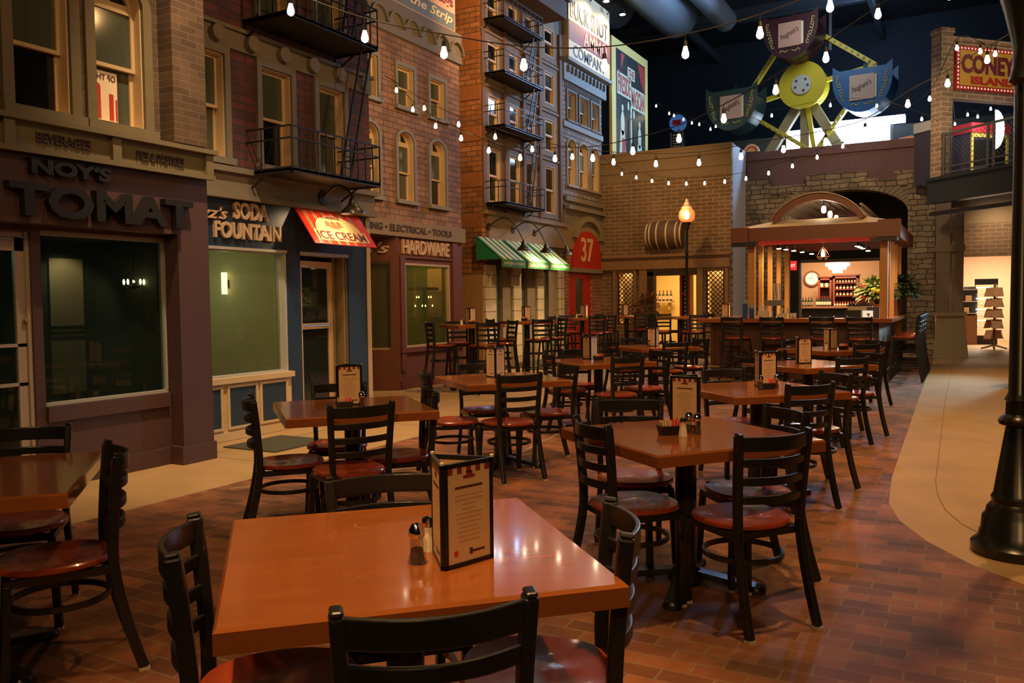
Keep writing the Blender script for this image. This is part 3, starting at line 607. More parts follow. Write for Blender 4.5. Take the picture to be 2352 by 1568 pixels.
for k, (y0, txt, lab) in enumerate(((14.12, "Judith Jean Johnson's", 'left green striped awning with valance beside the brick corner'), (15.18, 'Ballet of Dance', 'middle green striped awning with a brightly lit valance'), (16.22, 'Academy of Madison', 'right green striped awning next to the red arch'))):
    y1 = y0 + .99; o = thing('striped_awning', lab, 'awning', group='green striped awnings in a row'); xa, za, xb, zb = X4 + .03, 2.70, X4 + .6, 2.24
    b = MB(); b.prism([(xa, za), (xb, zb), (xb, zb - .02), (xa, za - .02)], y0, y1, 'Y'); b.prism([(xa, za), (xb, zb), (xa, zb)], y0, y0 + .01, 'Y'); b.prism([(xa, za), (xb, zb), (xa, zb)], y1 - .01, y1, 'Y'); b.build('canopy', gre, o)
    b = MB()
    for j in range(4): yy = y0 + .11 + j * .225; b.prism([(xa, za + .004), (xb + .002, zb + .004), (xb + .002, zb - .001), (xa, za - .001)], yy, yy + .11, 'Y')
    b.build('stripe', crs, o)
    b = MB(); b.box(xb - .01, xb + .01, y0, y1, zb - .15, zb); b.build('valance', mat('green_valance', (.03, .17, .05), .5), o)
    text('lettering', txt, (xb + .011, (y0 + y1) / 2, zb - .075), YP, ZP, .86, .085, crs, o, depth=.003, shear=.3)
for k, (y, wt, lab) in enumerate(((15.0, 0, 'unlit left gooseneck lamp above the green awnings'), (16.0, 26, 'middle gooseneck lamp above the green awnings'), (17.0, 26, 'lit right gooseneck lamp by the red arch'))):
    gooseneck('gooseneck_lamp', lab, (X4 + .05, y - .42, 2.92), (X4 + .78, y - .32, 2.46), watt=wt * 3, tgt=(X4 + .45, y - .35, 2.0), rise=.24, scale=1.25, grp='gooseneck lamps over the awnings')
# ---- grey building next to the corner, with the red arch
bk5 = brick('grey_tan_brick', (.30, .24, .17), (.22, .17, .12), (.06, .05, .04), bw=.26, rh=.11, ms=.012, patch=.15)
h5 = [(18.46, 18.94, 5.74, 6.42), (19.16, 19.68, 5.74, 6.42), (19.88, 20.38, 5.74, 6.42), (18.44, 18.92, 4.2, 5.3), (19.12, 19.66, 4.2, 5.3), (19.86, 20.36, 4.2, 5.3)]
wallX('wall_left.024', X4, 18.2, 20.6, 3.9, 6.66, h5, bk5)
for k, h in enumerate(h5):
    window(X4, *h, grey3 if k < 3 else mat('grey_stone', (.26, .24, .2), .7), .05, arched=k > 2, panes=(bluepane, greypane))
    if k > 2: struct('wall_left.025', spandrel(X4, h[0], h[1], h[3], bk5), bk5)
g5 = mat('blue_grey_cornice', (.26, .26, .23), .7, noise=.08)
b = MB(); b.box(X4 - .1, X4 + .06, 18.2, 20.8, 6.64, 7.06); b.box(X4 - .1, X4 + .2, 18.15, 20.9, 7.06, 7.14); b.box(X4, X4 + .05, 18.2, 20.6, 5.55, 5.68)
for k in range(11): y = 18.38 + .22 * k; b.box(X4 + .06, X4 + .12, y, y + .06, 6.84, 7.0)
struct('trim_17', b, g5)
b = MB()
for k in range(24): y = 18.35 + .09 * k; b.box(X4 + .0, X4 + .02, y, y + .035, 6.5, 6.62)
struct('trim_18', b, grey3)
b = MB(); b.box(X4 - .1, X4 + .03, 18.2, 20.55, 2.66, 3.92); b.box(X4 - .1, X4 + .16, 18.2, 20.5, 3.60, 3.70); b.box(X4 - .1, X4 + .10, 18.2, 20.5, 3.80, 3.92); struct('wall_left.026', b, mat('olive_grey_stucco', (.19, .155, .10), .8, noise=.12))
b = MB(); b.box(X4 - .5, X4 - .2, 18.2, 20.6, 6.6, 10); struct('wall_left.027', b, mat('near_black_wall', (.02, .02, .022), .8))
bk6 = brick('dark_red_brick', (.30, .09, .05), (.22, .07, .04), (.35, .25, .17), bw=.2, rh=.085, ms=.008)
wallX('wall_left.028', X4, 18.14, 20.5, 0, 2.68, [(18.5, 19.9, 0, 2.1)], bk6)
o = thing('arched_sign', 'red arched panel with the number 37 above the red door', 'sign'); rd = mat('door_red', (.48, .022, .008), .45, noise=.08)
b = MB(); c0 = 19.5; P = [(18.62, 2.22)] + [(c0 - .88 * math.cos(math.pi * i / 16) ** 1, 2.55 + .6 * math.sin(math.pi * i / 16)) for i in range(17)] + [(20.38, 2.22)]; b.prism(P, X4, X4 + .06, 'X'); b.build('panel', rd, o)
b = MB(); arch(b, X4, X4 + .14, 18.62, 20.38, 2.95, .70, .92, 16, .62); b.box(X4, X4 + .09, 18.45, 20.5, 2.12, 2.22); b.build('moulding', mat('olive_stone', (.22, .18, .09), .7, noise=.2), o)
text('lettering', '37', (X4 + .061, 19.46, 2.68), YP, ZP, .74, .60, mat('cream_gold', (.62, .45, .2), .5), o, depth=.015, bold=.01)
dr = thing('door_3', kind='structure'); b = MB()
for q in ((18.5, 18.95, 0, 2.1), (19.44, 19.9, 0, 2.1), (18.95, 19.44, 1.97, 2.1), (18.95, 19.44, 0, .82)): b.box(X4 - .1, X4 - .04, *q)
b.build('frame', rd, dr); b = MB(); b.box(X4 - .08, X4 - .07, 18.95, 19.44, .82, 1.97); b.build('pane', mat('dull_olive_glass', (.06, .065, .04), .2), dr)
b = MB(); b.tube([(X4 + .0, 19.52, .9), (X4 + .0, 19.52, 1.3)], .012); b.build('door_handle', chrome, dr)
# ammo billboard
o = thing('rooftop_billboard', 'floodlit billboard reading BUCK SHOT AMMO COMPANY', 'billboard'); xb = X4 + .16
b = MB(); b.box(X4 - .15, xb, 18.25, 20.8, 7.17, 8.9); b.build('board', mat('billboard_yellow', (.78, .58, .3), .5), o)
b = MB(); b.box(xb, xb + .005, 18.27, 20.78, 7.56, 8.02); b.build('stripe', mat('billboard_maroon', (.25, .04, .03), .5), o)
dk = mat('billboard_black', (.04, .03, .02), .5)
text('lettering', 'BUCK SHOT', (xb + .001, 19.5, 8.3), YP, ZP, 2.3, .42, dk, o, depth=.008, bold=.01)
text('lettering', 'AMMO', (xb + .006, 19.85, 7.79), YP, ZP, 1.5, .38, mat('salmon_print', (.75, .42, .25), .5), o, depth=.006, bold=.01)
text('lettering', 'COMPANY', (xb + .001, 19.5, 7.36), YP, ZP, 2.0, .28, dk, o, depth=.006, bold=.015)
for y, lab in ((19.55, 'bright floodlight over the left of the ammo billboard'), (20.65, 'bright floodlight over the right end of the ammo billboard')):
    t = thing('billboard_floodlight', lab, 'floodlight', group='floodlights of the ammo billboard'); b = MB(); b.tube([(xb, y, 8.8), (xb + .25, y, 9.05), (xb + .42, y, 8.85)], .012); b.build('arm', iron, t)
    b = MB(); b.lathe([(.10, -.05), (.06, .03), (.02, .08), (0, .09)], 16, (xb + .42, y, 8.78)); b.build('lamp_shade', iron, t)
    b = MB(); b.lathe([(0, -.06), (.07, -.055), (.07, -.02), (0, 0)], 16, (xb + .42, y, 8.78)); b.build('bulb', emi('floodlight_glow', (1, .8, .5), 45), t)
    spot((xb + .44, y, 8.7), (xb, y - .3, 8.05), 110, (1, .78, .45), 110, .7)
# magician poster on the return wall above the brick wall
o = thing('magic_show_poster', 'tall framed poster lettered FIRESIDE MAGICIAN beside the dark upper wall', 'poster'); xp = -8.5
b = MB(); b.box(xp - .08, xp, 21.35, 24.2, 5.0, 8.5); b.build('frame', mat('poster_cream', (.72, .55, .16), .45), o)
b = MB(); b.box(xp, xp + .006, 21.65, 23.95, 5.1, 8.25); b.build('picture', mat('poster_dark', (.035, .035, .028), .35, noise=.6, nscale=2), o)
pr = mat('poster_ribbon_red', (.42, .04, .03), .45); pc = mat('poster_pale', (.55, .58, .36), .45)
for (y, z, w_, h_, s, m_) in ((22.25, 7.35, .95, .5, 'FIRESIDE', pr), (23.35, 7.15, 1.05, .5, 'MAGICIAN', pr), (22.8, 7.78, .45, .22, 'THE', pr)):
    b = MB(); b.box(xp + .006, xp + .009, y - w_ / 2 - .06, y + w_ / 2 + .06, z - h_ / 2 - .05, z + h_ / 2 + .05); b.build('ribbon', pc, o)
    text('lettering', s, (xp + .009, y, z), YP, ZP, w_, h_, m_, o, depth=.004, bold=.02)
def blob(b, y, z, ry, rz, x=xp + .01): b.prism([(y + ry * math.cos(a * math.pi / 6), z + rz * math.sin(a * math.pi / 6)) for a in range(12)], x, x + .003, 'X')
b = MB()   # plain standing figures, pedestal and drapery
for y, z, s in ((22.1, 6.3, 1.0), (23.45, 6.1, .9)):
    blob(b, y, z + .42 * s, .08, .1); blob(b, y, z, .15 * s, .34 * s); b.prism([(y - .16, z - .2), (y + .16, z - .2), (y + .28, z - 1.05), (y - .28, z - 1.05)], xp + .01, xp + .013, 'X')
for k in range(3): blob(b, 22.55 + k * .22, 6.85 - k * .08, .07, .13)
b.build('figure_print', pc, o); b = MB(); blob(b, 22.75, 6.62, .075, .1, xp + .013); b.prism([(22.6, 6.5), (22.9, 6.5), (22.95, 5.3), (22.6, 5.3)], xp + .013, xp + .016, 'X'); b.build('figure_print', mat('poster_pale_green', (.40, .45, .28), .45), o)
b = MB(); b.prism([(22.55, 6.5), (22.68, 6.5), (22.70, 5.5), (22.48, 5.5)], xp + .016, xp + .019, 'X'); b.prism([(22.82, 6.5), (22.98, 6.5), (23.02, 5.5), (22.84, 5.5)], xp + .016, xp + .019, 'X'); b.box(xp + .01, xp + .012, 21.7, 22.0, 7.7, 8.2); b.build('figure_print', mat('poster_black', (.01, .01, .012), .4), o)
b = MB(); b.prism([(21.7, 8.2), (22.3, 8.2), (21.9, 7.6), (21.7, 7.7)], xp + .008, xp + .011, 'X'); b.prism([(23.3, 8.2), (23.9, 8.2), (23.9, 7.4), (23.6, 7.7)], xp + .008, xp + .011, 'X'); b.box(xp + .013, xp + .016, 22.05, 22.3, 5.4, 5.9); b.build('drapery_print', pr, o)
# ================================================================ brick wall at the end of the street
YA = 20.5
bkA = brick('olive_brown_brick', (.19, .12, .06), (.145, .092, .046), (.33, .25, .15), bw=.30, rh=.095, ms=.009, axes='XZ', patch=.18)
wallY('wall_back', YA, -8.6, -5.1, 0, 4.45, [(-8.04, -7.6, .8, 2.14), (-7.08, -5.93, 0, 2.04), (-5.72, -5.27, .8, 2.14)], bkA)
fas = mat('brown_olive_fascia', (.22, .155, .08), .7, noise=.15)
b = MB(); b.box(-8.6, -5.1, YA, YA + .16, 4.45, 5.18); b.box(-8.6, -5.08, YA - .05, YA, 4.95, 5.18); b.box(-8.6, -5.08, YA - .03, YA, 4.66, 4.80); b.box(-8.6, -5.08, YA - .07, YA + .2, 5.13, 5.18); struct('trim_19', b, fas)
b = MB(); b.box(-5.26, -5.1, YA + .16, 22, 0, 5.18); struct('wall_back.001', b, mat('pale_return_wall', (.5, .5, .5), .7))
beam = mat('weathered_timber', (.25, .145, .065), .7, noise=.35, nscale=4, stretch=(2, 2, 9))
beamh = mat('weathered_timber_long', (.25, .145, .065), .7, noise=.35, nscale=4, stretch=(1, 6, 8))
b = MB(); b.box(-8.5, -5.12, YA - .12, YA, 2.2, 2.42); b.box(-8.5, -5.12, YA - .08, YA, 2.5, 2.56); struct('trim_20', b, beamh)
b = MB()
for x0, x1 in ((-8.14, -8.06), (-7.58, -7.50), (-7.42, -7.22), (-5.92, -5.78), (-5.24, -5.16)): b.box(x0, x1, YA - .09, YA, 0, 2.2)
b.box(-5.8, -5.2, YA - .06, YA, 2.12, 2.2); b.box(-8.1, -7.55, YA - .06, YA, 2.12, 2.2); struct('trim_21', b, beam)
b = MB(); b.box(-7.22, -7.06, YA - .05, YA + .2, 0, 2.12); b.box(-5.95, -5.92, YA - .05, YA + .2, 0, 2.12); b.box(-7.22, -5.92, YA - .05, YA + .2, 2.03, 2.12); struct('trim_22', b, mat('dark_door_casing', (.04, .02, .012), .5))
goldlat = mat('golden_glow_glass', (.75, .5, .2), .4)
for k, (x0, x1) in enumerate(((-8.04, -7.6), (-5.72, -5.27))):
    WN[0] += 1; w = thing('window_%d' % WN[0], kind='structure'); b = MB()
    for q in ((x0, x0 + .03, .8, 2.14), (x1 - .03, x1, .8, 2.14), (x0, x1, .8, .83), (x0, x1, 2.11, 2.14)): b.box(q[0], q[1], YA + .0, YA + .06, q[2], q[3])
    b.build('frame', MAT['dark_door_casing'], w); b = MB(); s_ = .115
    for sgn in (1, -1):
        for j in range(-5, 18):
            xa = x0 + .03; xb2 = x1 - .03; za = .83 + j * s_ if sgn > 0 else .83 + j * s_ + (xb2 - xa); zb = za + sgn * (xb2 - xa)
            # clip to opening
            P, Q = [xa, za], [xb2, zb]
            def clip(P, Q):
                P, Q = list(P), list(Q)
                for lo, hi in ((.83, 2.11),):
                    for A_, B_ in ((P, Q), (Q, P)):
                        if A_[1] < lo: t_ = (lo - A_[1]) / (B_[1] - A_[1]) if B_[1] != A_[1] else 2; A_[0] += (B_[0] - A_[0]) * t_; A_[1] = lo
                        if A_[1] > hi: t_ = (hi - A_[1]) / (B_[1] - A_[1]) if B_[1] != A_[1] else 2; A_[0] += (B_[0] - A_[0]) * t_; A_[1] = hi
                return P, Q
            if max(za, zb) < .9 or min(za, zb) > 2.05: continue
            P, Q = clip(P, Q); b.bar((P[0], YA + .04, P[1]), (Q[0], YA + .04, Q[1]), .018, .018, (0, 1, 0))
    b.build('lattice', MAT['dark_door_casing'], w); b = MB(); b.box(x0 + .03, x1 - .03, YA + .33, YA + .35, .8, 2.14); b.build('backing', goldlat, w)
    area(((x0 + x1) / 2, YA + .2, 2.3), ((x0 + x1) / 2, YA + .3, 1.2), .3, 6, WARM2, 120)
# wine room behind the doorway
yel = mat('yellow_plaster', (.85, .62, .20), .8, noise=.08, nscale=3)
b = MB(); b.box(-8.3, -5.3, 23.4, 23.5, 0, 2.6); b.box(-8.3, -8.2, 20.9, 23.4, 0, 2.6); b.box(-8.0, -5.3, 20.7, 23.5, 2.55, 2.6); struct('wall_back.002', b, yel)
area((-6.9, 21.9, 2.5), (-6.9, 23.0, 0), .9, 75, (1, .72, .34), 170)
o = thing('wine_rack', 'tall red wooden wine rack with round bottle ends in the yellow doorway', 'rack', (-6.56, 21.5, 0)); b = MB()
for q in ((-.14, -.09, 0, 2.1), (.09, .14, 0, 2.1)): b.box(q[0], q[1], 0, .3, q[2], q[3])
for k in range(3): b.box(-.09, .09, 0, .3, [.0, 1.55, 2.05][k], [.62, 1.60, 2.1][k])
b.build('frame', mat('rack_red_wood', (.36, .07, .035), .4), o); b = MB(); b.box(-.09, .09, .1, .3, .6, 2.05); b.build('back_panel', mat('rack_dark', (.03, .01, .01), .6), o)
ends = mat('bottle_end', (.8, .75, .6), .3)
b = MB()
for k in range(13):
    z = .70 + k * .105; bb = MB(); bb.lathe([(.028, 0), (.028, .05), (0, .055)], 10); b.add([(x, .1 - zz, z + y) for x, y, zz in bb.v], bb.f)
b.build('bottle_ends', ends, o)
def bottle(h=.30, r=.037, neck=.014, name='wine_bottle', m=None, label=None, cat='bottle', loc=(0, 0, 0), group=None, lab=None, capm=None):
    t = thing(name, label, cat, loc, group=group)
    b = MB(); b.lathe([(r * .9, 0), (r, .01), (r, h * .58), (r * .6, h * .70), (neck, h * .78), (neck, h * .96), (0, h * .96)], 12); b.build('body', m, t, smooth=True)
    b = MB(); b.lathe([(neck * 1.15, h * .9), (neck * 1.15, h), (0, h)], 10); b.build('cap', capm or redink, t)
    if lab: b = MB(); b.lathe([(r * 1.02, h * .15), (r * 1.02, h * .48)], 12); b.build('label_band', lab, t)
    return t
dg = mat('dark_green_bottle', (.02, .03, .012), .12); am = mat('amber_bottle', (.28, .09, .02), .15)
o = thing('wall_shelf', 'small pale shelf holding bottles on the yellow wine room wall', 'shelf', (-7.66, 22.9, 1.34)); b = MB(); b.box(-.28, .28, -.02, .3, 0, .05); b.build('board', mat('pale_shelf_wood', (.55, .38, .2), .6), o); 
for q in (-.2, .16): b = MB(); b.box(q, q + .04, .1, .3, -.2, 0); b.build('bracket', MAT['pale_shelf_wood'], o)
p0 = bottle(m=dg, label='wine bottle at the left end of the yellow room shelf', loc=(-7.86, 23.0, 1.39), lab=paper, group='bottles on the wine room shelf')
for k in range(1, 5): dup(p0, (-7.86 + .11 * k, 23.0, 1.39), label=['wine bottle second from the left on the wine room shelf', 'wine bottle in the middle of the wine room shelf', 'wine bottle second from the right on the wine room shelf', 'wine bottle at the right end of the wine room shelf'][k - 1])
# half barrel
o = thing('half_barrel', 'weathered half barrel mounted high on the brick wall left of the lamp globe', 'barrel', (-6.72, YA - .03, 3.04), 0); b = MB(); n = 28
def brl(s, r0=.30, bulge=.055): return r0 + bulge * math.cos((s - .5) * math.pi)
vs = []
b.grid(lambda u_, v_: (-.46 + .92 * v_, -brl(v_) * math.sin(math.pi * u_), brl(v_) * math.cos(math.pi * u_)), 20, 12)
for s in (-.45, .45): b.prism([(-.29 * math.sin(math.pi * i / 16), .29 * math.cos(math.pi * i / 16)) for i in range(17)], s - .01, s + .01, 'X')
b.build('staves', mat('old_oak_staves', (.10, .062, .034), .7, noise=.45, nscale=5, stretch=(1, 6, 6)), o, smooth=True); b = MB()
for s in (.02, .12, .33, .60, .85, .97):
    w_ = .02; b.grid(lambda u_, v_: (-.46 + .92 * s - w_ + 2 * w_ * v_, -(brl(s) + .008) * math.sin(math.pi * u_), (brl(s) + .008) * math.cos(math.pi * u_)), 20, 2)
b.build('hoop', mat('pale_barrel_hoop', (.55, .46, .28), .5), o, smooth=True)
# potted plant beside the doorway
def leafy(name, label, loc, hz, rad, n, m, pot, ph=.3, pr_=.16, seed=1, ll=.22, blooms=()):
    rnd = random.Random(seed); t = thing(name, label, 'plant', loc); b = MB(); b.lathe([(pr_ * .7, 0), (pr_, ph), (pr_ * 1.08, ph), (pr_ * 1.05, ph + .02), (pr_ * .9, ph - .02), (0, ph - .03)], 18); b.build('pot', pot, t, smooth=True)
    b = MB(); c = Vector((0, 0, ph + hz * .45)); stems = MB()
    for i in range(n):
        a = rnd.random() * 6.283; el = rnd.uniform(-.35, 1.3); rr = rad * rnd.uniform(.45, 1); d = Vector((math.cos(a) * math.cos(el), math.sin(a) * math.cos(el), math.sin(el) * hz / rad * .55))
        p = c + d * rr; dr_ = (d + Vector((0, 0, -.35 + rnd.uniform(-.3, .3)))).normalized(); sd = dr_.cross(Vector((rnd.uniform(-.3, .3), rnd.uniform(-.3, .3), 1))).normalized(); L_ = ll * rnd.uniform(.6, 1.1); w_ = L_ * .24; dn = Vector((0, 0, -L_ * .15))
        b.add([p, p + dr_ * L_ * .4 + sd * w_, p + dr_ * L_ + dn, p + dr_ * L_ * .4 - sd * w_, p + dr_ * L_ * .45 + Vector((0, 0, .01))], [(0, 1, 4), (1, 2, 4), (2, 3, 4), (3, 0, 4)])
        if i % 6 == 0: stems.tube([(0, 0, ph - .03), tuple(c * .6 + p * .4), tuple(p)], .005, 5)
    b.build('foliage', m, t); stems.build('stem', mat('plant_stem', (.08, .09, .03), .7), t)
    for q, mm in blooms:
        b = MB(); b.lathe([(0, -.03), (.05, 0), (.06, .03), (.03, .05), (0, .03)], 8, q); b.build('flower', mm, t)
    return t
leafy('potted_plant', 'dark red leafed plant in a pot left of the lit yellow doorway', (-7.05, 19.9, 0), .85, .30, 220, mat('red_brown_leaves', (.16, .05, .02), .6, noise=.4), mat('dark_pot', (.05, .03, .02), .6), .75, .2, 3, .16)
# ================================================================ stone arch wall
stn = brick('stacked_stone', (.30, .225, .125), (.19, .14, .08), (.06, .045, .03), bw=.34, rh=.125, ms=.014, axes='XZ', patch=.4, off=.37, bump=.9, smooth=.6, dist=.12, squash=.62)
YB = 22
wallY('wall_back.003', YB, -5.1, -.76, 0, 4.25, [(-4.06, -1.32, 0, 4.04)], stn, .4)
b = MB(); n = 16; xc, rx, zs, rz = -2.69, 1.37, 3.42, .62
for s in (-1, 1):
    for i in range(n):
        a0, a1 = math.pi / 2 * i / n, math.pi / 2 * (i + 1) / n
        b.prism([(xc + s * rx * math.cos(a0), 4.041), (xc + s * rx * math.cos(a0), zs + rz * math.sin(a0)), (xc + s * rx * math.cos(a1), zs + rz * math.sin(a1)), (xc + s * rx * math.cos(a1), 4.041)], YB, YB + .4, 'Y')
struct('wall_back.004', b, stn)
b = MB()
for i in range(34):      # voussoirs of the arch
    a = math.pi * (i + .5) / 34; da = math.pi / 34 * .44; q = []
    for aa, rr in ((a - da, .0), (a + da, .0), (a + da, .30), (a - da, .30)): q.append((xc - (rx + rr) * math.cos(aa), zs + (rz + rr * .9) * math.sin(aa)))
    b.prism(q, YB - .035, YB + .1, 'Y')
struct('trim_23', b, mat('arch_stone', (.25, .19, .11), .8, noise=.4, nscale=7, bump=.5))
b = MB()
for x0, x1, z1 in ((-5.1, -4.50, 4.45), (-3.62, -2.22, 4.46), (-1.62, -.76, 4.40), (-2.22, -1.62, 4.26), (-4.5, -3.62, 4.2)): b.box(x0, x1, YB - .04, YB + .1, 4.04, z1)
b.box(-5.1, -4.48, YB - .05, YB + .1, 0, 4.3); b.box(-1.32, -.74, YB - .05, YB + .5, 0, 4.3); struct('wall_back.005', b, stn)
b = MB(); b.box(-5.1, -.76, YB + .1, YB + .3, 4.05, 5.15); b.box(-5.1, -.76, YB + .05, YB + .3, 4.95, 5.15); struct('wall_back.006', b, mat('dusky_purple_panel', (.14, .075, .07), .75, noise=.2))
dkw = mat('charcoal_green_wall', (.028, .03, .024), .7)
b = MB(); b.box(-4.6, -4.26, 25, 25.1, 0, 4.3); b.box(-2.17, -1.0, 25, 25.1, 0, 4.3); b.box(-4.26, -2.17, 25, 25.1, 2.46, 4.3); b.box(-4.7, -4.6, 22.4, 25.1, 0, 4.3); b.box(-1.1, -1.0, 22.4, 25.1, 0, 4.3); b.box(-4.7, -1.0, 22.3, 25.1, 4.2, 4.3); struct('wall_back.007', b, dkw)
b = MB(); b.box(-4.30, -4.24, 24.95, 25.12, 0, 2.48); b.box(-2.19, -2.13, 24.95, 25.12, 0, 2.48); b.box(-4.3, -2.13, 24.95, 25.12, 2.42, 2.50); struct('trim_24', b, mat('door_casing_grey', (.25, .22, .17), .5))
pk = mat('peach_plaster', (.62, .36, .20), .8, noise=.06)
b = MB(); b.box(-6.5, -.5, 29, 29.1, 0, 3.2); b.box(-6.5, -.5, 25.2, 29, 3.0, 3.1); b.box(-6.6, -6.5, 25.2, 29, 0, 3.1); b.box(-.5, -.4, 25.2, 29, 0, 3.1); struct('wall_back.008', b, pk)
area((-4.0, 27.0, 2.9), (-3.8, 27.8, 0), .9, 125, (1, .74, .45), 170)
o = thing('exit_sign', 'small red exit sign on the dark wall beside the back bar doorway', 'sign', (-4.47, 24.98, 2.35)); b = MB(); b.box(-.11, .11, -.03, .02, -.13, .13); b.build('housing', mat('exit_red', (.5, .02, .02), .5, emit=(1, .04, .03), es=.9), o)
text('lettering', 'EXIT', (0, -.031, 0), XP, ZP, .16, .09, emi('exit_glow', (1, .4, .35), 2.0), o, depth=.003, bold=.02)
# chandelier, clock and shelves of the back bar
o = thing('tiered_chandelier', 'bright tiered crystal chandelier hanging in the back bar room', 'chandelier', (-3.45, 26.4, 2.22)); cg = emi('chandelier_crystal', (1, .92, .78), 7)
for k, (r, z) in enumerate(((.34, .13), (.25, .03), (.14, -.07))):
    b = MB(); b.lathe([(r * .95, 0), (r, .01), (r, .085), (r * .95, .095), (0, .09)], 24, (0, 0, z)); b.build('crystal_tier', cg, o)
b = MB(); b.tube([(0, 0, .2), (0, 0, .8)], .01); b.build('stem', chrome, o)
o = thing('wall_clock', 'round glowing clock on the peach wall of the back bar', 'clock', (-4.57, 28.97, 2.05)); b = MB()
def disc(b, r, y0, y1, n=24): b.prism([(r * math.cos(2 * math.pi * i / n), r * math.sin(2 * math.pi * i / n)) for i in range(n)], y0, y1, 'Y'); return b
disc(b, .26, -.05, 0).build('rim', mat('clock_rim', (.28, .09, .05), .5), o); b = MB(); disc(b, .20, -.06, -.05).build('face', mat('clock_face', (.7, .6, .45), .5, emit=(1, .8, .55), es=.8), o)
b = MB(); b.bar((0, -.065, 0), (.04, -.065, .11), .012); b.bar((0, -.065, 0), (-.09, -.065, .05), .012)
for k in range(12): a = k * math.pi / 6; b.bar((.165 * math.cos(a), -.065, .165 * math.sin(a)), (.19 * math.cos(a), -.065, .19 * math.sin(a)), .01)
b.build('hands', ink, o)
mah = mat('cabinet_mahogany', (.20, .045, .025), .35, noise=.15)
def cabinet(name, label, x0, x1, z0, z1, shelves, Y=27.9, dpt=.35):
    o = thing(name, label, 'cabinet', ((x0 + x1) / 2, Y, 0)); h = (x1 - x0) / 2; b = MB()
    b.box(-h, -h + .06, 0, dpt, z0, z1); b.box(h - .06, h, 0, dpt, z0, z1); b.box(-h, h, 0, dpt, z1 - .08, z1); b.box(-h - .03, h + .03, -.03, dpt, z1, z1 + .04); b.box(-h, h, 0, dpt, z0, z0 + .04); b.build('body', mah, o)
    b = MB(); b.box(-h, h, dpt - .03, dpt, z0, z1); b.build('back_panel', mat('cabinet_dark_red', (.10, .02, .012), .6), o)
    for z in shelves: b = MB(); b.box(-h + .06, h - .06, .02, dpt - .03, z, z + .025); b.build('shelf', mah, o)
    return o
cabinet('liquor_cabinet', 'red mahogany cabinet with rows of labelled bottles in the back bar', -3.78, -3.04, 1.18, 2.10, (1.46, 1.66, 1.86))
cabinet('mug_cabinet', 'narrow mahogany cabinet with mugs left of the liquor shelves', -4.22, -3.82, 1.18, 2.06, (1.74,))
o = thing('back_counter', 'back bar counter with a thin wooden top under the mahogany cabinets', 'counter', (0, 0, 0)); b = MB(); b.box(-5.2, -2.2, 27.45, 28.3, 1.10, 1.16); b.build('worktop', mat('counter_pink_wood', (.4, .17, .1), .3), o); b = MB(); b.box(-5.15, -2.25, 27.55, 28.3, 0, 1.10); b.build('body', mat('counter_black', (.012, .012, .012), .5), o)
crl2 = mat('bottle_label', (.75, .6, .38), .5)
jar = bottle(.14, .036, .022, 'liquor_bottle', am, 'small amber bottle on the lower cabinet shelves', lab=crl2, loc=(-3.67, 28.02, 1.485), group='small amber bottles on the two lower shelves', capm=mat('cap_red', (.3, .03, .02), .5))
for r_, z in enumerate((1.485, 1.685)):
    for k in range(6):
        if r_ or k: dup(jar, (-3.67 + k * .104, 28.02, z))
tall = bottle(.165, .032, .012, 'liquor_bottle', am, 'tall light bottle on the top cabinet shelf', lab=crl2, loc=(-3.67, 28.02, 1.885), group='tall bottles on the top shelf')
for k in range(1, 7): dup(tall, (-3.67 + k * .087, 28.02, 1.885))
wine = bottle(.29, .036, .013, 'wine_bottle', dg, 'dark wine bottle in the left group on the back counter', lab=mat('dark_label', (.3, .22, .14), .5), loc=(-4.72, 27.7, 1.16), group='dark wine bottles at the left of the back counter')
for k in range(1, 5): dup(wine, (-4.72 + k * .085, 27.7, 1.16))
wr = bottle(.30, .036, .013, 'wine_bottle', dg, 'dark wine bottle with a red cap in the right group on the back counter', lab=crl2, loc=(-4.22, 27.7, 1.16), group='red capped wine bottles on the back counter', capm=mat('cap_bright_red', (.55, .03, .02), .4))
for k in range(1, 6): dup(wr, (-4.22 + k * .078, 27.7, 1.16))
cb = bottle(.15, .03, .02, 'condiment_jar', am, 'small jar at the foot of the liquor cabinet', lab=crl2, loc=(-3.70, 27.75, 1.16), cat='jar', group='small jars under the liquor cabinet')
for k in range(1, 9): dup(cb, (-3.70 + k * .078, 27.75, 1.16))
mg = thing('beer_mug', 'pale mug at the left on the narrow cabinet shelf', 'mug', (-4.13, 28.02, 1.765)); b = MB(); b.lathe([(.045, 0), (.05, .12), (.045, .12), (.04, .01), (0, .01)], 14); b.build('body', crl2, mg); b = MB(); b.tube([(.045, 0, .1), (.085, 0, .09), (.085, 0, .04), (.045, 0, .03)], .008); b.build('handle', crl2, mg)
dup(mg, (-3.98, 28.02, 1.765), label='pale mug at the right on the narrow cabinet shelf')

# ================================================================ bar pavilion (axis aligned with the street)
barw = mat('bar_top_wood', (.34, .10, .035), .2, noise=.2, coat=.3); bard = mat('dark_bar_panelling', (.085, .032, .02), .45, noise=.25, nscale=3, stretch=(8, 8, 1))
o = thing('bar_counter', 'long dark panelled bar with a thick orange wood top under the pavilion', 'bar counter')
b = MB(); b.box(-4.35, -1.12, 15.0, 15.55, 1.0, 1.07); b.box(-1.67, -1.12, 15.55, 18.45, 1.0, 1.07); b.box(-4.35, -3.85, 15.55, 18.45, 1.0, 1.07); b.build('worktop', barw, o, bevel=.008)
b = MB(); b.box(-4.18, -1.34, 15.28, 15.40, 0, 1.0); b.box(-1.46, -1.34, 15.4, 18.4, 0, 1.0); b.box(-4.18, -4.06, 15.4, 18.4, 0, 1.0)
for k in range(7): x = -4.15 + .45 * k; b.box(x, x + .04, 15.25, 15.28, .1, .95)
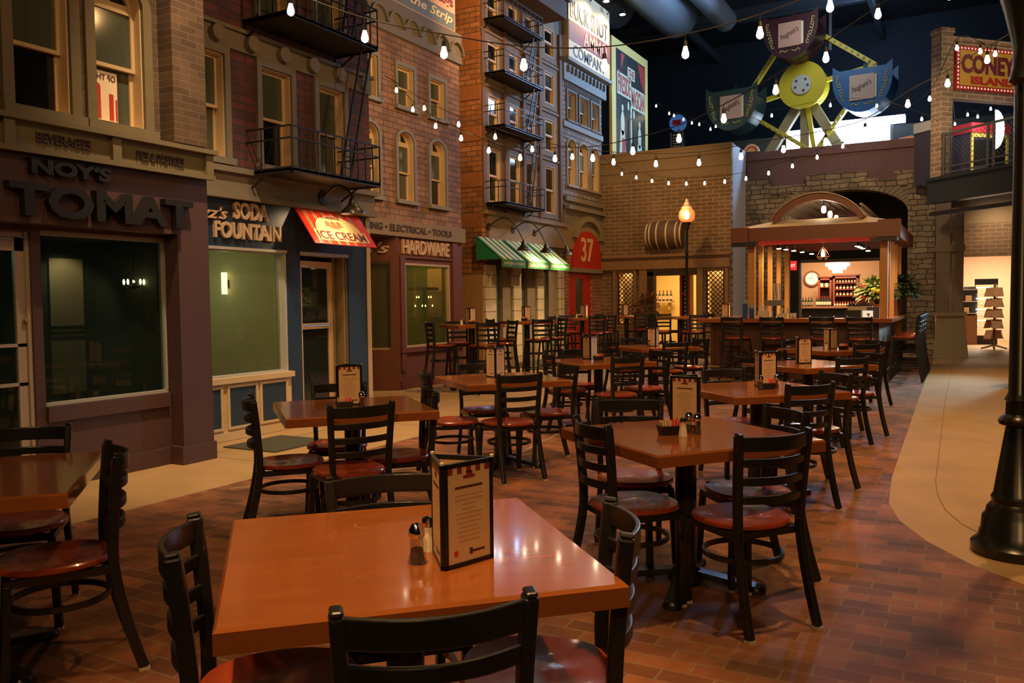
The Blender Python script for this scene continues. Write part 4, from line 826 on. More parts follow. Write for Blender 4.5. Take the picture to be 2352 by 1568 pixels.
b.box(-4.21, -1.30, 15.22, 15.4, 0, .12); b.build('body', bard, o)
b = MB(); b.tube([(-4.25, 15.12, .2), (-1.22, 15.12, .2), (-1.22, 18.3, .2)], .022); b.build('foot_rail', mat('brass_rail', (.45, .32, .14), .3, metal=.9), o)
o = thing('bar_pavilion', 'open timber bar canopy with orange posts and an arched red brown roof', 'pavilion'); ow = mat('orange_pine_post', (.60, .27, .055), .4, noise=.15, nscale=4, stretch=(6, 6, 1)); rb = mat('red_brown_fascia', (.19, .055, .03), .45, noise=.12)
for x, y, w_ in ((-3.44, 15.3, .115), (-1.27, 15.3, .12), (-3.44, 16.05, .075), (-3.44, 16.85, .075), (-3.44, 17.7, .075), (-3.44, 18.6, .09), (-1.27, 16.05, .075), (-1.27, 16.85, .075), (-1.27, 17.7, .075), (-1.27, 18.6, .09)):
    b = MB(); b.box(x - w_ / 2, x + w_ / 2, y - w_ / 2, y + w_ / 2, 1.07 if y < 18.4 else 0, 2.42); b.build('post', ow, o)
b = MB(); b.box(-3.62, -1.04, 14.98, 15.08, 2.42, 2.65); b.box(-3.62, -1.04, 18.9, 19.0, 2.42, 2.65); b.box(-3.62, -3.52, 15.08, 18.9, 2.42, 2.65); b.box(-1.14, -1.04, 15.08, 18.9, 2.42, 2.65)
b.box(-3.72, -3.42, 14.9, 15.14, 2.40, 2.66); b.box(-1.34, -1.0, 14.9, 15.14, 2.40, 2.68); b.build('eave_beam', rb, o)
b = MB(); b.box(-3.72, -3.30, 14.93, 15.15, 2.34, 2.40); b.box(-1.45, -1.05, 14.93, 15.15, 2.34, 2.40); b.build('post_cap', MAT['counter_black'], o)
b = MB()
for z in (2.43, 2.46, 2.49): b.box(-3.3, -1.4, 15.18, 15.2, z - .07, z - .05)
b.build('red_strip', mat('red_glow_strip', (.5, .05, .03), .5, emit=(1, .06, .03), es=.25), o)
b = MB(); b.box(-3.5, -1.16, 15.1, 18.9, 2.40, 2.42) if 0 else None
P = [(-3.62, 14.98), (-1.04, 14.98), (-1.04, 19.0), (-3.62, 19.0)]; Q = [(-3.05, 15.5), (-1.6, 15.5), (-1.6, 18.5), (-3.05, 18.5)]
b.add([(x, y, 2.65) for x, y in P] + [(x, y, 2.80) for x, y in Q] + [(x, y, 2.63) for x, y in P] + [(x, y, 2.78) for x, y in Q], [(0, 1, 5, 4), (1, 2, 6, 5), (2, 3, 7, 6), (3, 0, 4, 7), (8, 12, 13, 9), (9, 13, 14, 10), (10, 14, 15, 11), (11, 15, 12, 8)]); b.build('hip_roof', mat('cream_canvas_roof', (.62, .48, .28), .7), o)
b = MB(); xc2, n = -2.33, 20
def arcpt(f, r=0): a = math.pi * (.5 + (.5 - f) * .66); return (xc2 + (1.0 + r) * .80 * math.cos(a), 2.34 + (.76 + r) * math.sin(a) * 1.0)
for ya in (15.25, 18.5):
    b = MB(); A1 = [arcpt(i / n, 0) for i in range(n + 1)] ; A2 = [arcpt(i / n, .12) for i in range(n, -1, -1)]
    for i in range(n): b.prism([A1[i], A1[i + 1], A2[n - 1 - i], A2[n - i]], ya, ya + .11, 'Y')
    b.build('arched_fascia', rb, o)
b = MB()
for i in range(n):
    f0, f1 = i / n, (i + 1) / n; b.prism([arcpt(f0, .115), arcpt(f1, .115), arcpt(f1, .13), arcpt(f0, .13)], 15.2, 18.65, 'Y')
for k in range(12):
    f = (k + .5) / 12; p = arcpt(f, .09); b.prism([(p[0] - .03, p[1]), (p[0] + .03, p[1]), (p[0], p[1] + .03)], 15.4, 18.5, 'Y')
b.build('corrugated_roof', mat('corrugated_metal', (.32, .28, .22), .4, metal=.6), o)
b = MB()
for y_ in [15.6 + .25 * k for k in range(12)]:
    for x_ in (-2.98, -1.66): b.box(x_ - .012, x_ + .012, y_, y_ + .025, 2.78, 2.99)
for x_ in (-2.98, -1.66): b.box(x_ - .02, x_ + .02, 15.5, 18.5, 2.99, 3.03); b.box(x_ - .02, x_ + .02, 15.5, 18.5, 2.76, 2.79)
b.build('baluster', mat('pale_baluster', (.4, .36, .28), .5), o)
for k, (x, y, z) in enumerate(((-2.25, 15.45, 2.95), (-2.25, 16.2, 2.93), (-2.25, 17.0, 2.92))):
    t = thing('pendant_bulb', ['front bulb hanging under the arched pavilion roof', 'middle bulb hanging under the arched pavilion roof', 'rear bulb hanging under the arched pavilion roof'][k], 'lamp', (x, y, z), group='bulbs under the arched roof')
    b = MB(); b.lathe([(0, -.07), (.035, -.05), (.04, 0), (.03, .05), (0, .06)], 14); b.build('bulb', emi('pendant_glow', (1, .86, .66), 26), t, smooth=True); b = MB(); b.tube([(0, 0, .05), (0, 0, .2)], .008); b.build('stem', iron, t)
point((-2.3, 15.9, 2.9), 9, WARM2, .05)
tl0 = None; TL = [(-3.05, 15.7), (-3.0, 16.1), (-2.95, 16.6), (-2.9, 17.2), (-2.85, 18.0), (-1.75, 15.9), (-1.75, 16.3), (-1.75, 16.7), (-1.75, 17.6)]
for k, (x, y) in enumerate(TL):
    lab = '%s bar spotlight under the pavilion roof, %s side' % (['frontmost', 'second', 'third', 'fourth', 'rearmost', 'frontmost', 'second', 'third', 'rearmost'][k], 'left' if k < 5 else 'right')
    if not tl0:
        tl0 = thing('track_spotlight', lab, 'spotlight', (x, y, 2.34), group='bar spotlights under the canopy'); b = MB(); b.lathe([(.045, -.02), (.03, .05), (0, .06)], 14); b.build('housing', iron, tl0); b = MB(); b.lathe([(0, -.035), (.04, -.03), (.042, -.02), (0, -.01)], 14); b.build('bulb', emi('spot_glow', (1, .82, .55), 22), tl0); b = MB(); b.tube([(0, 0, .05), (0, 0, .12)], .006); b.build('stem', iron, tl0)
    else: dup(tl0, (x, y, 2.34), label=lab)
area((-2.4, 16.8, 2.36), (-2.4, 16.8, 0), .7, 75, WARM2, 170); spot((-2.9, 15.9, 2.3), (-3.5, 16.6, 1.2), 70, WARM2, 120); spot((-1.8, 15.9, 2.3), (-1.2, 16.2, 1.2), 45, WARM2, 120)
t = thing('cage_pendant', 'wire cage pendant lamp hanging in the middle of the bar', 'lamp', (-2.30, 15.75, 2.2)); b = MB()
for k in range(6): a = k * math.pi / 3; b.tube([(.01 * math.cos(a), .01 * math.sin(a), .12), (.07 * math.cos(a), .07 * math.sin(a), .03), (.105 * math.cos(a), .105 * math.sin(a), -.05), (.06 * math.cos(a), .06 * math.sin(a), -.10)], .004, 5)
b.tube([(.105 * math.cos(i * .4189), .105 * math.sin(i * .4189), -.05) for i in range(15)], .004, 5, True); b.tube([(0, 0, .12), (0, 0, .25)], .008); b.build('cage', mat('copper_wire', (.6, .25, .12), .35, metal=.8), t)
b = MB(); b.lathe([(0, -.06), (.03, -.04), (.035, 0), (.02, .06), (0, .08)], 14); b.build('bulb', emi('cage_glow', (1, .7, .42), 22), t, smooth=True)
# things on the bar
def cupstack(x, y, h, lab):
    o = thing('cup_stack', lab, 'cups', (x, y, 1.07)); b = MB(); n = int(h / .012); pr = [(.038, 0)]
    for k in range(n): pr += [(.041 + .00002 * k, k * .012 + .004), (.044, k * .012 + .010), (.041, k * .012 + .012)]
    b.lathe(pr + [(0, n * .012)], 18); b.build('cups', mat('blue_plastic_cups', (.03, .12, .45), .3), o); b = MB(); b.lathe([(.045, h), (.046, h + .06), (.04, h + .06), (.038, h)], 18); b.build('clear_cups', mat('pale_blue_plastic', (.25, .42, .7), .25), o)
cupstack(-3.52, 15.12, .27, 'taller stack of blue plastic cups at the left of the bar'); cupstack(-3.40, 15.13, .18, 'shorter stack of blue plastic cups beside the bar taps')
o = thing('condiment_box', 'cream cardboard box of garnishes on the bar beside the blue cups', 'box', (-3.22, 15.25, 1.07)); b = MB(); b.box(-.09, .09, -.08, .08, 0, .13); b.build('body', crl2, o); b = MB()
for k in range(9): b.bar((-.07 + .018 * k, 0, .1), (-.075 + .019 * k, .02, .22 + .02 * (k % 3)), .008)
b.build('straw', white, o)
o = thing('beer_tap_tower', 'chrome beer tap tower standing on the bar', 'beer tap', (-3.05, 15.3, 1.07)); b = MB(); b.lathe([(.07, 0), (.07, .02), (.05, .03), (.05, .22), (0, .22)], 20, (0, 0, 0)); b.build('column', chrome, o, smooth=True)
b = MB(); b.box(-.16, .16, -.06, .06, .22, .32); b.build('head', mat('dull_steel', (.4, .38, .4), .3, metal=.8), o)
for k in range(3): b = MB(); b.bar((.02 + .045 * k, -.03, .32), (.0 + .05 * k, -.04, .62), .03, .02); b.build('tap_handle', mat('pale_tap_handle', (.65, .5, .42), .4), o)
o = thing('glass_stack', 'pale cloth and glasses heaped beside the beer taps', 'glassware', (-2.85, 15.32, 1.07)); b = MB(); rnd = random.Random(4)
for k in range(7): b.lathe([(.02, 0), (.035, .09), (.03, .09), (.018, .01), (0, .01)], 10, (rnd.uniform(-.12, .16), rnd.uniform(-.06, .1), .0 if k < 5 else .09))
b.build('glass', mat('frosty_glass', (.7, .7, .62), .15), o)
o = thing('tablet_screen', 'black tablet display standing on the right of the bar', 'display', (-1.73, 15.12, 1.07)); b = MB(); b.box(-.13, .13, -.01, .01, .0, .14); b.build('housing', MAT['counter_black'], o); b = MB(); b.box(-.04, .04, 0, .08, 0, .02); b.build('foot', MAT['counter_black'], o)
o = thing('drink_card', 'small lit card with a cocktail picture on the bar', 'card', (-1.50, 15.14, 1.07)); b = MB(); b.box(-.08, .08, -.006, .006, 0, .13); b.build('card', mat('lit_card', (.8, .78, .7), .4, emit=(1, .95, .8), es=.6), o); b = MB(); b.prism([(-.02, .085), (.04, .085), (.02, .03), (0, .03)], -.008, -.006, 'Y'); b.build('drink_print', mat('orange_drink', (.7, .35, .05), .5), o)
o = thing('steel_warmer', 'stainless steel food warmer behind the bar right of centre', 'appliance', (-1.72, 16.1, 1.07)); b = MB(); b.box(-.2, .2, -.1, .15, 0, .20); b.build('body', mat('warm_steel', (.55, .45, .36), .35, metal=.7), o); b = MB(); b.box(-.22, .22, -.12, .17, .20, .22)
for k in range(6): b.box(-.18 + .06 * k, -.15 + .06 * k, -.1, .1, .22, .25)
b.build('lid', chrome, o)
o = thing('cash_register', 'dark cash register on the bar beside the right post', 'register', (-1.47, 15.75, 1.07)); b = MB(); b.box(-.1, .1, -.1, .1, 0, .18); b.build('body', MAT['counter_black'], o); b = MB()
for k in range(4): b.box(-.09, .09, -.104, -.1, .03 + .035 * k, .045 + .035 * k)
b.build('vent', mat('grey_plastic', (.08, .08, .08), .5), o)
lg = mat('bright_green_leaves', (.16, .20, .045), .5, noise=.4); lg2 = mat('deep_green_leaves', (.045, .09, .03), .5, noise=.4)  # yellower green for one bar plant, darker green for the other
yf = mat('yellow_flower', (.8, .6, .03), .5); rf = mat('red_flower', (.6, .04, .05), .5)
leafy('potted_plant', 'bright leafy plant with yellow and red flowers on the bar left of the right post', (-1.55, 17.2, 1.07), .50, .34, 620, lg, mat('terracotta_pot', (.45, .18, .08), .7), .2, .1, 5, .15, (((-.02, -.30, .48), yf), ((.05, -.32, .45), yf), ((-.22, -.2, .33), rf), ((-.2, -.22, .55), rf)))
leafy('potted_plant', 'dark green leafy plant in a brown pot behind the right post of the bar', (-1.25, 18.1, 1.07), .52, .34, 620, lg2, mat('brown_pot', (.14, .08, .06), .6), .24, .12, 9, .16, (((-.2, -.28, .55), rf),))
# ================================================================ right side: tower, mezzanine, column, shop
P0 = Vector((-.60, 20.3, 0)); e1 = Vector((.69, .724, 0)); e2 = Vector((.724, -.69, 0)); ANG = math.atan2(e1[1], e1[0])
bkT = brick('tower_brick', (.30, .19, .11), (.22, .14, .085), (.42, .33, .24), bw=.24, rh=.105, ms=.012, axes='XZ', patch=.2)
def rot(mb, o=P0): mb.v = [tuple(o + e1 * x - e2 * y + Vector((0, 0, z))) for x, y, z in mb.v]; return mb
b = MB(); b.box(0, .31, 0, .28, 3.95, 7.06); b.box(-.02, .33, -.02, .30, 7.02, 7.12); struct('wall_right', rot(b), bkT)
b = MB(); b.box(.31, 2.9, .03, .26, 5.66, 6.90); b.box(.31, 2.9, .0, .28, 6.86, 6.96); b.box(2.4, 2.9, .03, .26, 3.95, 5.66); struct('wall_right.001', rot(b), bkT)
o = thing('marquee_sign', 'yellow and red CONEY ISLAND sign with white bulbs on the brick tower', 'sign'); b = MB(); b.box(.36, 2.3, -.04, .04, 5.84, 6.76); rot(b).build('board', mat('marquee_red', (.50, .03, .02), .5), o)
b = MB(); b.box(.45, 2.21, -.05, -.04, 5.93, 6.67); rot(b).build('panel', mat('marquee_yellow', (.62, .36, .05), .5), o)
mbm = mat('marquee_bulb', (.8, .7, .6), .4, emit=(1, .7, .6), es=.5); first = None
for x_, z_ in [(.405 + k * .092, z) for k in range(21) for z in (5.885, 6.715)] + [(x, 5.975 + k * .083) for k in range(9) for x in (.405, 2.255)]:
    lc = P0 + e1 * x_ + e2 * .045 + Vector((0, 0, z_))
    if first is None: b = MB(); b.add([(.024 * math.cos(i * 1.047), .024 * math.sin(i * 1.047), 0) for i in range(6)] + [(0, 0, .02)], [(i, (i + 1) % 6, 6) for i in range(6)]); place(b, (0, 0, 0), e1, ZP); first = b.build('bulb', mbm, o, loc=lc)
    else: q = first.copy(); COL.objects.link(q); q.location = lc; q.parent = o
mdr = mat('marquee_maroon', (.16, .02, .04), .5); nrm_ = e2
oo = lambda x, z, d=.04: tuple(P0 + e1 * x + e2 * d + Vector((0, 0, z)))
text('lettering', 'CONEY', oo(1.22, 6.39, .05), e1, ZP, 1.48, .40, mdr, o, depth=.012, bold=.04); text('lettering', 'ISLAND', oo(1.34, 6.05, .05), e1, ZP, 1.20, .17, MAT['marquee_red'], o, depth=.012, bold=.04)
spot(tuple(P0 + e1 * 1.5 + e2 * 2.5 + Vector((0, 0, 7.5))), oo(1.2, 6.0), 90, (1, .75, .5), 80)
area((1.5, 17.5, 5.0), tuple(P0 + Vector((.2, 0, 5.5))), .7, 18, (1, .8, .6), 120)
# mezzanine slab, beam and railing
dst = mat('dark_green_steel', (.015, .022, .022), .4); b = MB(); b.box(-.25, 6, -7, .02, 3.60, 3.92) if 0 else None
b = MB(); b.box(-.06, .10, -6.5, .3, 3.45, 3.95); b.box(-.12, .16, -6.5, .3, 3.90, 3.97); b.box(-.1, .14, -6.5, .3, 3.42, 3.48); struct('trim_25', rot(b), dst)
b = MB(); b.box(.1, 7, -6.5, .6, 3.85, 3.89); struct('floor.002', rot(b), mat('dark_slab', (.04, .035, .035), .8))
b = MB(); b.box(.0, .08, -6.5, .3, 3.17, 3.25); struct('trim_26', rot(b), MAT['counter_black'])
o = thing('mezzanine_railing', 'steel railing with wire mesh along the upper walkway by the tower', 'railing'); rl = mat('railing_grey', (.10, .095, .09), .45); b = MB()
for z in (4.86, 4.16, 4.04): b.bar((.02, -6.5, z), (.02, .0, z), .045 if z > 4.5 else .03)
rot(b).build('handrail', rl, o); 
for k in range(6):
    b = MB(); y = -.08 - k * 1.1; b.box(0, .04, y - .02, y + .02, 3.97, 4.86); b.box(0, .04, y - .16, y - .12, 3.97, 4.84); rot(b).build('post', rl, o)
b = MB()
for k in range(70):
    y = -.1 * k
    for s in (1, -1):
        a, c = (y, 4.18), (y - .62 * s, 4.8); 
        if -6.5 < c[0] < 0: b.bar((.02, a[0], a[1]), (.02, c[0], c[1]), .006)
rot(b).build('wire_mesh', rl, o)
# arcade machines behind the railing
def arcade(name, lab, u_, v_, w_, top, body, trimm, z=3.97, h=1.2):
    o = thing(name, lab, 'arcade machine'); b = MB(); b.box(u_, u_ + w_, v_, v_ + .5, z, z + h); rot(b).build('body', body, o); b = MB(); b.box(u_ - .03, u_ + w_ + .03, v_ - .06, v_ + .5, z + h, z + h + .22); rot(b).build('header', top, o)
    b = MB()
    for q in ((u_, u_ + .06, z, z + h), (u_ + w_ - .06, u_ + w_, z, z + h), (u_, u_ + w_, z + .05, z + .12), (u_, u_ + w_, z + h - .1, z + h)): b.box(q[0], q[1], v_ - .03, v_, q[2], q[3])
    rot(b).build('trim_frame', trimm, o); b = MB(); b.box(u_ + .08, u_ + w_ - .08, v_ - .01, v_, z + .45, z + h - .15); rot(b).build('screen', darkpane, o)
arcade('arcade_machine', 'arcade machine with a white lattice frame next to the tower pillar', .62, .9, .5, mat('arcade_white', (.5, .5, .42), .5), mat('arcade_dark', (.05, .04, .05), .5), MAT['arcade_white'])
arcade('arcade_machine', 'plain blue arcade machine behind the railing', 1.3, 1.6, .45, mat('arcade_blue', (.02, .08, .22), .5), MAT['arcade_blue'], MAT['arcade_blue'])
arcade('arcade_machine', 'red topped arcade machine with a yellow frame behind the railing', 1.75, .9, 1.1, mat('arcade_red', (.55, .03, .03), .3), MAT['arcade_dark'], mat('arcade_yellow', (.6, .4, .06), .5))
area(tuple(P0 + e1 * 1.6 - e2 * .2 + Vector((0, 0, 5.4))), tuple(P0 + e1 * 1.6 - e2 * 1.2 + Vector((0, 0, 4.5))), .6, 22, (.85, .85, 1), 150)
o = thing('curved_light_sign', 'tall curved white glowing panel beside the black lamp post', 'light sign', tuple(P0 + e1 * 1.62 + Vector((0, 0, 5.0)))); b = MB(); n = 10
b.prism([(-.10 + .18 * math.cos(math.pi * (i / n - .5)), .42 * math.sin(math.pi * (i / n - .5)) + .0) for i in range(n + 1)], -.4, -.34, 'Y'); b.build('panel', emi('violet_white_glow', (.8, .78, 1), 5), o)
# red seat on the upper floor edge
o = thing('ride_seat', 'small red seat standing on the upper floor left of the tower', 'seat', (-1.45, 24.0, 5.15)); b = MB(); b.prism([(-.28, 0), (.28, 0), (.26, .26), (.1, .36), (-.2, .32)], -.2, .2, 'Y'); b.build('body', MAT['arcade_red'], o); b = MB(); b.box(-.3, .3, -.22, .22, -.02, .03); b.build('base', rl, o)
# tapered pier with steel column
o = thing('wall_right.002', kind='structure'); b = MB(); A_ = [(-.76, 21.72), (-.03, 21.72), (-.03, 22.4), (-.76, 22.4)]; B_ = [(-.69, 21.8), (-.12, 21.8), (-.12, 22.3), (-.69, 22.3)]
b.add([(x, y, 0) for x, y in A_] + [(x, y, .97) for x, y in B_], [(3, 2, 1, 0), (4, 5, 6, 7), (0, 1, 5, 4), (1, 2, 6, 5), (2, 3, 7, 6), (3, 0, 4, 7)]); b.box(-.74, -.07, 21.75, 22.35, .97, 1.05); b.build('pier', mat('cast_concrete', (.27, .21, .12), .8, noise=.15), o)
b = MB(); b.box(-.72, -.42, 21.9, 22.2, 1.05, 3.6); b.box(-.40, -.15, 21.95, 22.25, 1.05, 3.45); b.box(-.74, -.12, 21.88, 22.3, 2.45, 2.60); b.build('steel_column', mat('dusty_steel', (.17, .13, .09), .5, metal=.3, noise=.2), o)
# far gift shop
bkS = brick('shop_brick', (.34, .22, .14), (.28, .18, .11), (.45, .34, .24), bw=.3, rh=.11, ms=.012, axes='XZ', patch=.15)
b = MB(); b.box(-.8, 4.5, 27, 27.15, 2.52, 3.45); b.box(1.3, 4.5, 27, 27.15, 0, 2.52); b.box(-.8, -.3, 27, 27.15, 0, 2.52); struct('wall_right.003', b, bkS)
b = MB(); b.box(-.8, 4.5, 27.0, 27.2, 3.45, 4.2); struct('wall_right.004', b, mat('tan_shop_fascia', (.4, .3, .18), .7))
b = MB(); b.box(-1, 3, 30.8, 30.9, 0, 3); b.box(-1, 3, 27.2, 30.9, 2.85, 2.95); struct('wall_right.005', b, mat('peach_shop_wall', (.75, .5, .3), .8))
area((.6, 28.6, 2.8), (.5, 29.2, 0), .9, 260, (1, .82, .6), 170)
area((.6, 26.2, 3.6), (.6, 27.2, 2.8), .6, 7, WARM2, 140)
o = thing('display_case', 'tall lit glass display case inside the gift shop', 'display case', (.40, 28.3, 0)); b = MB(); b.box(-.3, .3, 0, .4, 0, .25); b.box(-.3, .3, 0, .4, 1.75, 1.92)
b.build('base', MAT['counter_black'], o); b = MB()
for x in (-.29, .27): b.box(x, x + .02, 0, .02, .25, 1.75)
b.build('frame', chrome, o)
for k, z in enumerate((.5, .82, 1.14, 1.46)):
    b = MB(); b.box(-.28, .28, .02, .38, z, z + .012); b.build('shelf', MAT['frosty_glass'], o); b = MB(); b.box(-.26, .1, .1, .14, z + .2, z + .215); b.build('strip_light', emi('case_light', (1, .95, .85), 34), o)
rnd = random.Random(8)
for k in range(10):
    t = thing('figurine', 'small pale figurine displayed in the lit glass case', 'figurine', (.18 + .11 * (k % 5), 28.45, (.512, .832, 1.152, 1.472)[k % 4]), group='figurines in the lit glass case'); b = MB(); b.lathe([(.03, 0), (.035, .03), (.015, .07), (.025, .10), (0, .13)], 8); b.build('body', crl2, t)
o = thing('card_rack', 'brown rotating card rack standing at the gift shop entrance', 'rack', (.56, 25.6, 0)); b = MB(); b.tube([(0, 0, .05), (0, 0, 1.75)], .03); 
for a in range(4): b.bar((0, 0, .12), (.3 * math.cos(a * 1.57), .3 * math.sin(a * 1.57), .03), .04)
b.build('stand', beam, o); rnd = random.Random(3)
for k in range(20):
    a = k * 1.26; z = .4 + (k // 4) * .28; b = MB(); b.box(-.13, .13, -.01, .01, -.12, .12); q = b.build('card_pocket', mat('brown_card', (.58, .34, .18), .6, noise=.2), o); q.location = (.17 * math.cos(a), .17 * math.sin(a), z); q.rotation_euler = (R(-18), 0, a + 1.57)
o = thing('shop_shelf', 'black and white shelf unit with jars and boxes inside the gift shop', 'shelf', (-.12, 28.2, 0)); b = MB(); b.box(-.2, .3, .25, .3, 0, 1.7); b.build('back_panel', MAT['counter_black'], o)
for z in (.9, 1.25, 1.6): b = MB(); b.box(-.2, .3, 0, .28, z, z + .02); b.build('shelf', white, o)
b = MB(); b.box(-.2, .3, 0, .3, 0, .85); b.build('cabinet', mat('brown_cabinet', (.25, .12, .06), .5), o)
for k, (x, z, w_, lab) in enumerate(((-.2, 1.62, .12, 'glass jar on top of the gift shop shelf unit'), (0, 1.27, .16, 'cream box on the middle gift shop shelf'), (-.05, .92, .13, 'small framed card on the low gift shop shelf'))):
    t = thing('shop_goods', lab, 'goods', (x + -.05, 28.3, z)); b = MB(); b.lathe([(w_ / 2, 0), (w_ / 2, .14), (w_ / 3, .18), (w_ / 5, .2), (0, .2)], 12) if k == 0 else b.box(-w_ / 2, w_ / 2, -.05, .05, 0, .17); b.build('body', crl2, t)
# brick pilaster and lit wall right of the lamp post
b = MB(); b.box(1.6, 2.4, 17.4, 17.6, 3.95, 7.2) if 0 else None
b = MB(); b.box(3.2, 3.5, 12, 27, 0, 9); struct('wall_right.006', b, MAT['near_black_wall'])
b = MB(); b.box(.70, 1.2, 15.9, 16.1, 0, 3.4); struct('wall_right.007', b, mat('ochre_wall', (.22, .15, .07), .8, noise=.15))
o = thing('neon_sign', 'dark hanging sign with a red neon letter L right of the lamp post', 'sign', (1.02, 16.6, 3.02)); b = MB(); b.box(-.32, .5, 0, .04, -.17, .17); b.build('panel', MAT['counter_black'], o); b = MB(); b.tube([(-.2, -.02, .12), (-.2, -.02, -.1), (-.06, -.02, -.12)], .012); b.build('neon_tube', emi('red_neon', (1, .03, .05), 6), o)
b = MB()
for x in (-.22, .2): b.tube([(x, .02, .17), (x, .02, .4)], .01)
b.build('hanger', iron, o)
# ================================================================ hall shell above
blackw = mat('midnight_wall', (.020, .028, .040), .8, noise=.1)
b = MB(); b.box(-12, 14, 34, 34.2, 0, 11.6); struct('wall_back.009', b, blackw)
b = MB(); b.box(-12, 14, -4, 34.2, 11.5, 11.7); struct('ceiling', b, mat('black_ceiling', (.012, .014, .018), .85))
b = MB(); b.box(-12.2, -12, -4, 34.2, 0, 11.6); struct('wall_left.029', b, MAT['near_black_wall'])
b = MB(); b.box(-12, 14, 28.6, 28.7, 5.2, 6.7); struct('wall_back.010', b, mat('dim_grey_upper_wall', (.06, .07, .07), .8))
b = MB(); b.box(-12, -.8, 22.4, 34, 5.0, 5.12); struct('floor.003', b, MAT['dark_slab'])
b = MB()
for y in (12, 15, 18, 21, 24, 27, 30): b.box(-12, 14, y, y + .12, 11.1, 11.5); b.box(-12, 14, y - .06, y + .18, 11.05, 11.1)
for x in (-9, -3, 3, 9): b.box(x, x + .15, 0, 34, 10.8, 11.1)
b.box(-3.8, -3.72, 26.9, 27, 8.8, 11.1); struct('trim_27', b, mat('ceiling_steel', (.05, .06, .07), .5))
dm = mat('galvanised_duct', (.30, .34, .38), .38, metal=.55)
def duct(lab, x, z, r, y0, y1, r2=None, down=False):
    o = thing('air_duct', lab, 'duct'); n = 24; b = MB(); k = int((y1 - y0) / .12); P = []
    for i in range(k + 1): y = y0 + (y1 - y0) * i / k; rr = r + (.012 if i % 2 else 0); P.append([(x + rr * math.cos(6.2832 * j / n), y, z + rr * math.sin(6.2832 * j / n)) for j in range(n)])
    vs = [v for p in P for v in p]; b.add(vs, [(i * n + j, i * n + (j + 1) % n, (i + 1) * n + (j + 1) % n, (i + 1) * n + j) for i in range(k) for j in range(n)] + [tuple(range(n)), tuple(k * n + j for j in range(n))]); b.build('pipe', dm, o, smooth=True)
    b = MB(); 
    for yy in [y0 + 1.5 + 2.6 * i for i in range(int((y1 - y0) / 2.6))]: b.bar((x, yy, z + r), (x, yy, 11.4), .02)
    b.build('hanger', iron, o); return o
duct('wide round ceiling duct ending above the poster', -7.9, 9.95, .62, 12, 25.2); duct('narrow round ceiling duct right of the wide one', -6.7, 9.95, .33, 21.2, 26.2); duct('dark round duct behind the ammo billboard', -9.6, 10.3, .6, 12, 24.5)
# ================================================================ ferris wheel of the upper floor
FW = Vector((-4.5, 27.0, 7.82)); fy = mat('wheel_yellow', (.78, .60, .02), .45); fr_ = Vector((math.cos(R(-10)), math.sin(R(-10)), 0)); fa = R(-6)
o = thing('ferris_wheel', 'yellow ferris wheel frame with a round hub above the stone wall', 'ferris wheel', tuple(FW), fa)
def discY(b, r, y0, y1, n=36, c=(0, 0)): b.prism([(c[0] + r * math.cos(2 * math.pi * i / n), c[1] + r * math.sin(2 * math.pi * i / n)) for i in range(n)], y0, y1, 'Y'); return b
b = MB(); discY(b, .70, -.30, -.22); discY(b, .66, -.22, .3); b.build('hub', fy, o); b = MB(); discY(b, .29, -.36, -.30); b.build('hub_cap', mat('pale_hub_cap', (.6, .6, .5), .5), o); b = MB()
for a in (50, 140, 200, 290, 350): discY(b, .035, -.38, -.36, 10, (.19 * math.cos(R(a)), .19 * math.sin(R(a))))
b.build('bolt', mdr, o)
hexa = [(2.05 * math.cos(R(a)), 2.05 * math.sin(R(a))) for a in (9, 97, 191, 279)]
for i in range(4):
    p, q = hexa[i], hexa[(i + 1) % 4]; b = MB(); b.bar((p[0], 0, p[1]), (q[0], 0, q[1]), .12, .16, (0, 1, 0)); b.build('rim_beam', fy, o)
    bb = MB()
    for k in range(1, 14): f = k / 14; bb.lathe([(.035, -.03), (.035, .02), (0, .04)], 8, (p[0] + (q[0] - p[0]) * f, -.1, p[1] + (q[1] - p[1]) * f))
    bb.build('rim_bulb', mat('unlit_bulb', (.5, .5, .45), .3), o)
    b = MB(); b.bar((p[0] * .25, 0, p[1] * .25), (p[0], 0, p[1]), .12, .14, (0, 1, 0)); b.build('spoke', fy, o)
b = MB(); b.bar((0, .1, 0), (0, .1, -2.8), .26, .2, (0, 1, 0)); b.bar((.2, .1, -.5), (1.5, .1, -2.8), .28, .2, (0, 1, 0)); b.bar((-.2, .1, -.5), (-1.7, .1, -2.8), .28, .2, (0, 1, 0)); b.build('support_leg', mat('support_tan', (.42, .34, .16), .6), o)
gold = mat('gold_scroll', (.6, .48, .12), .4)
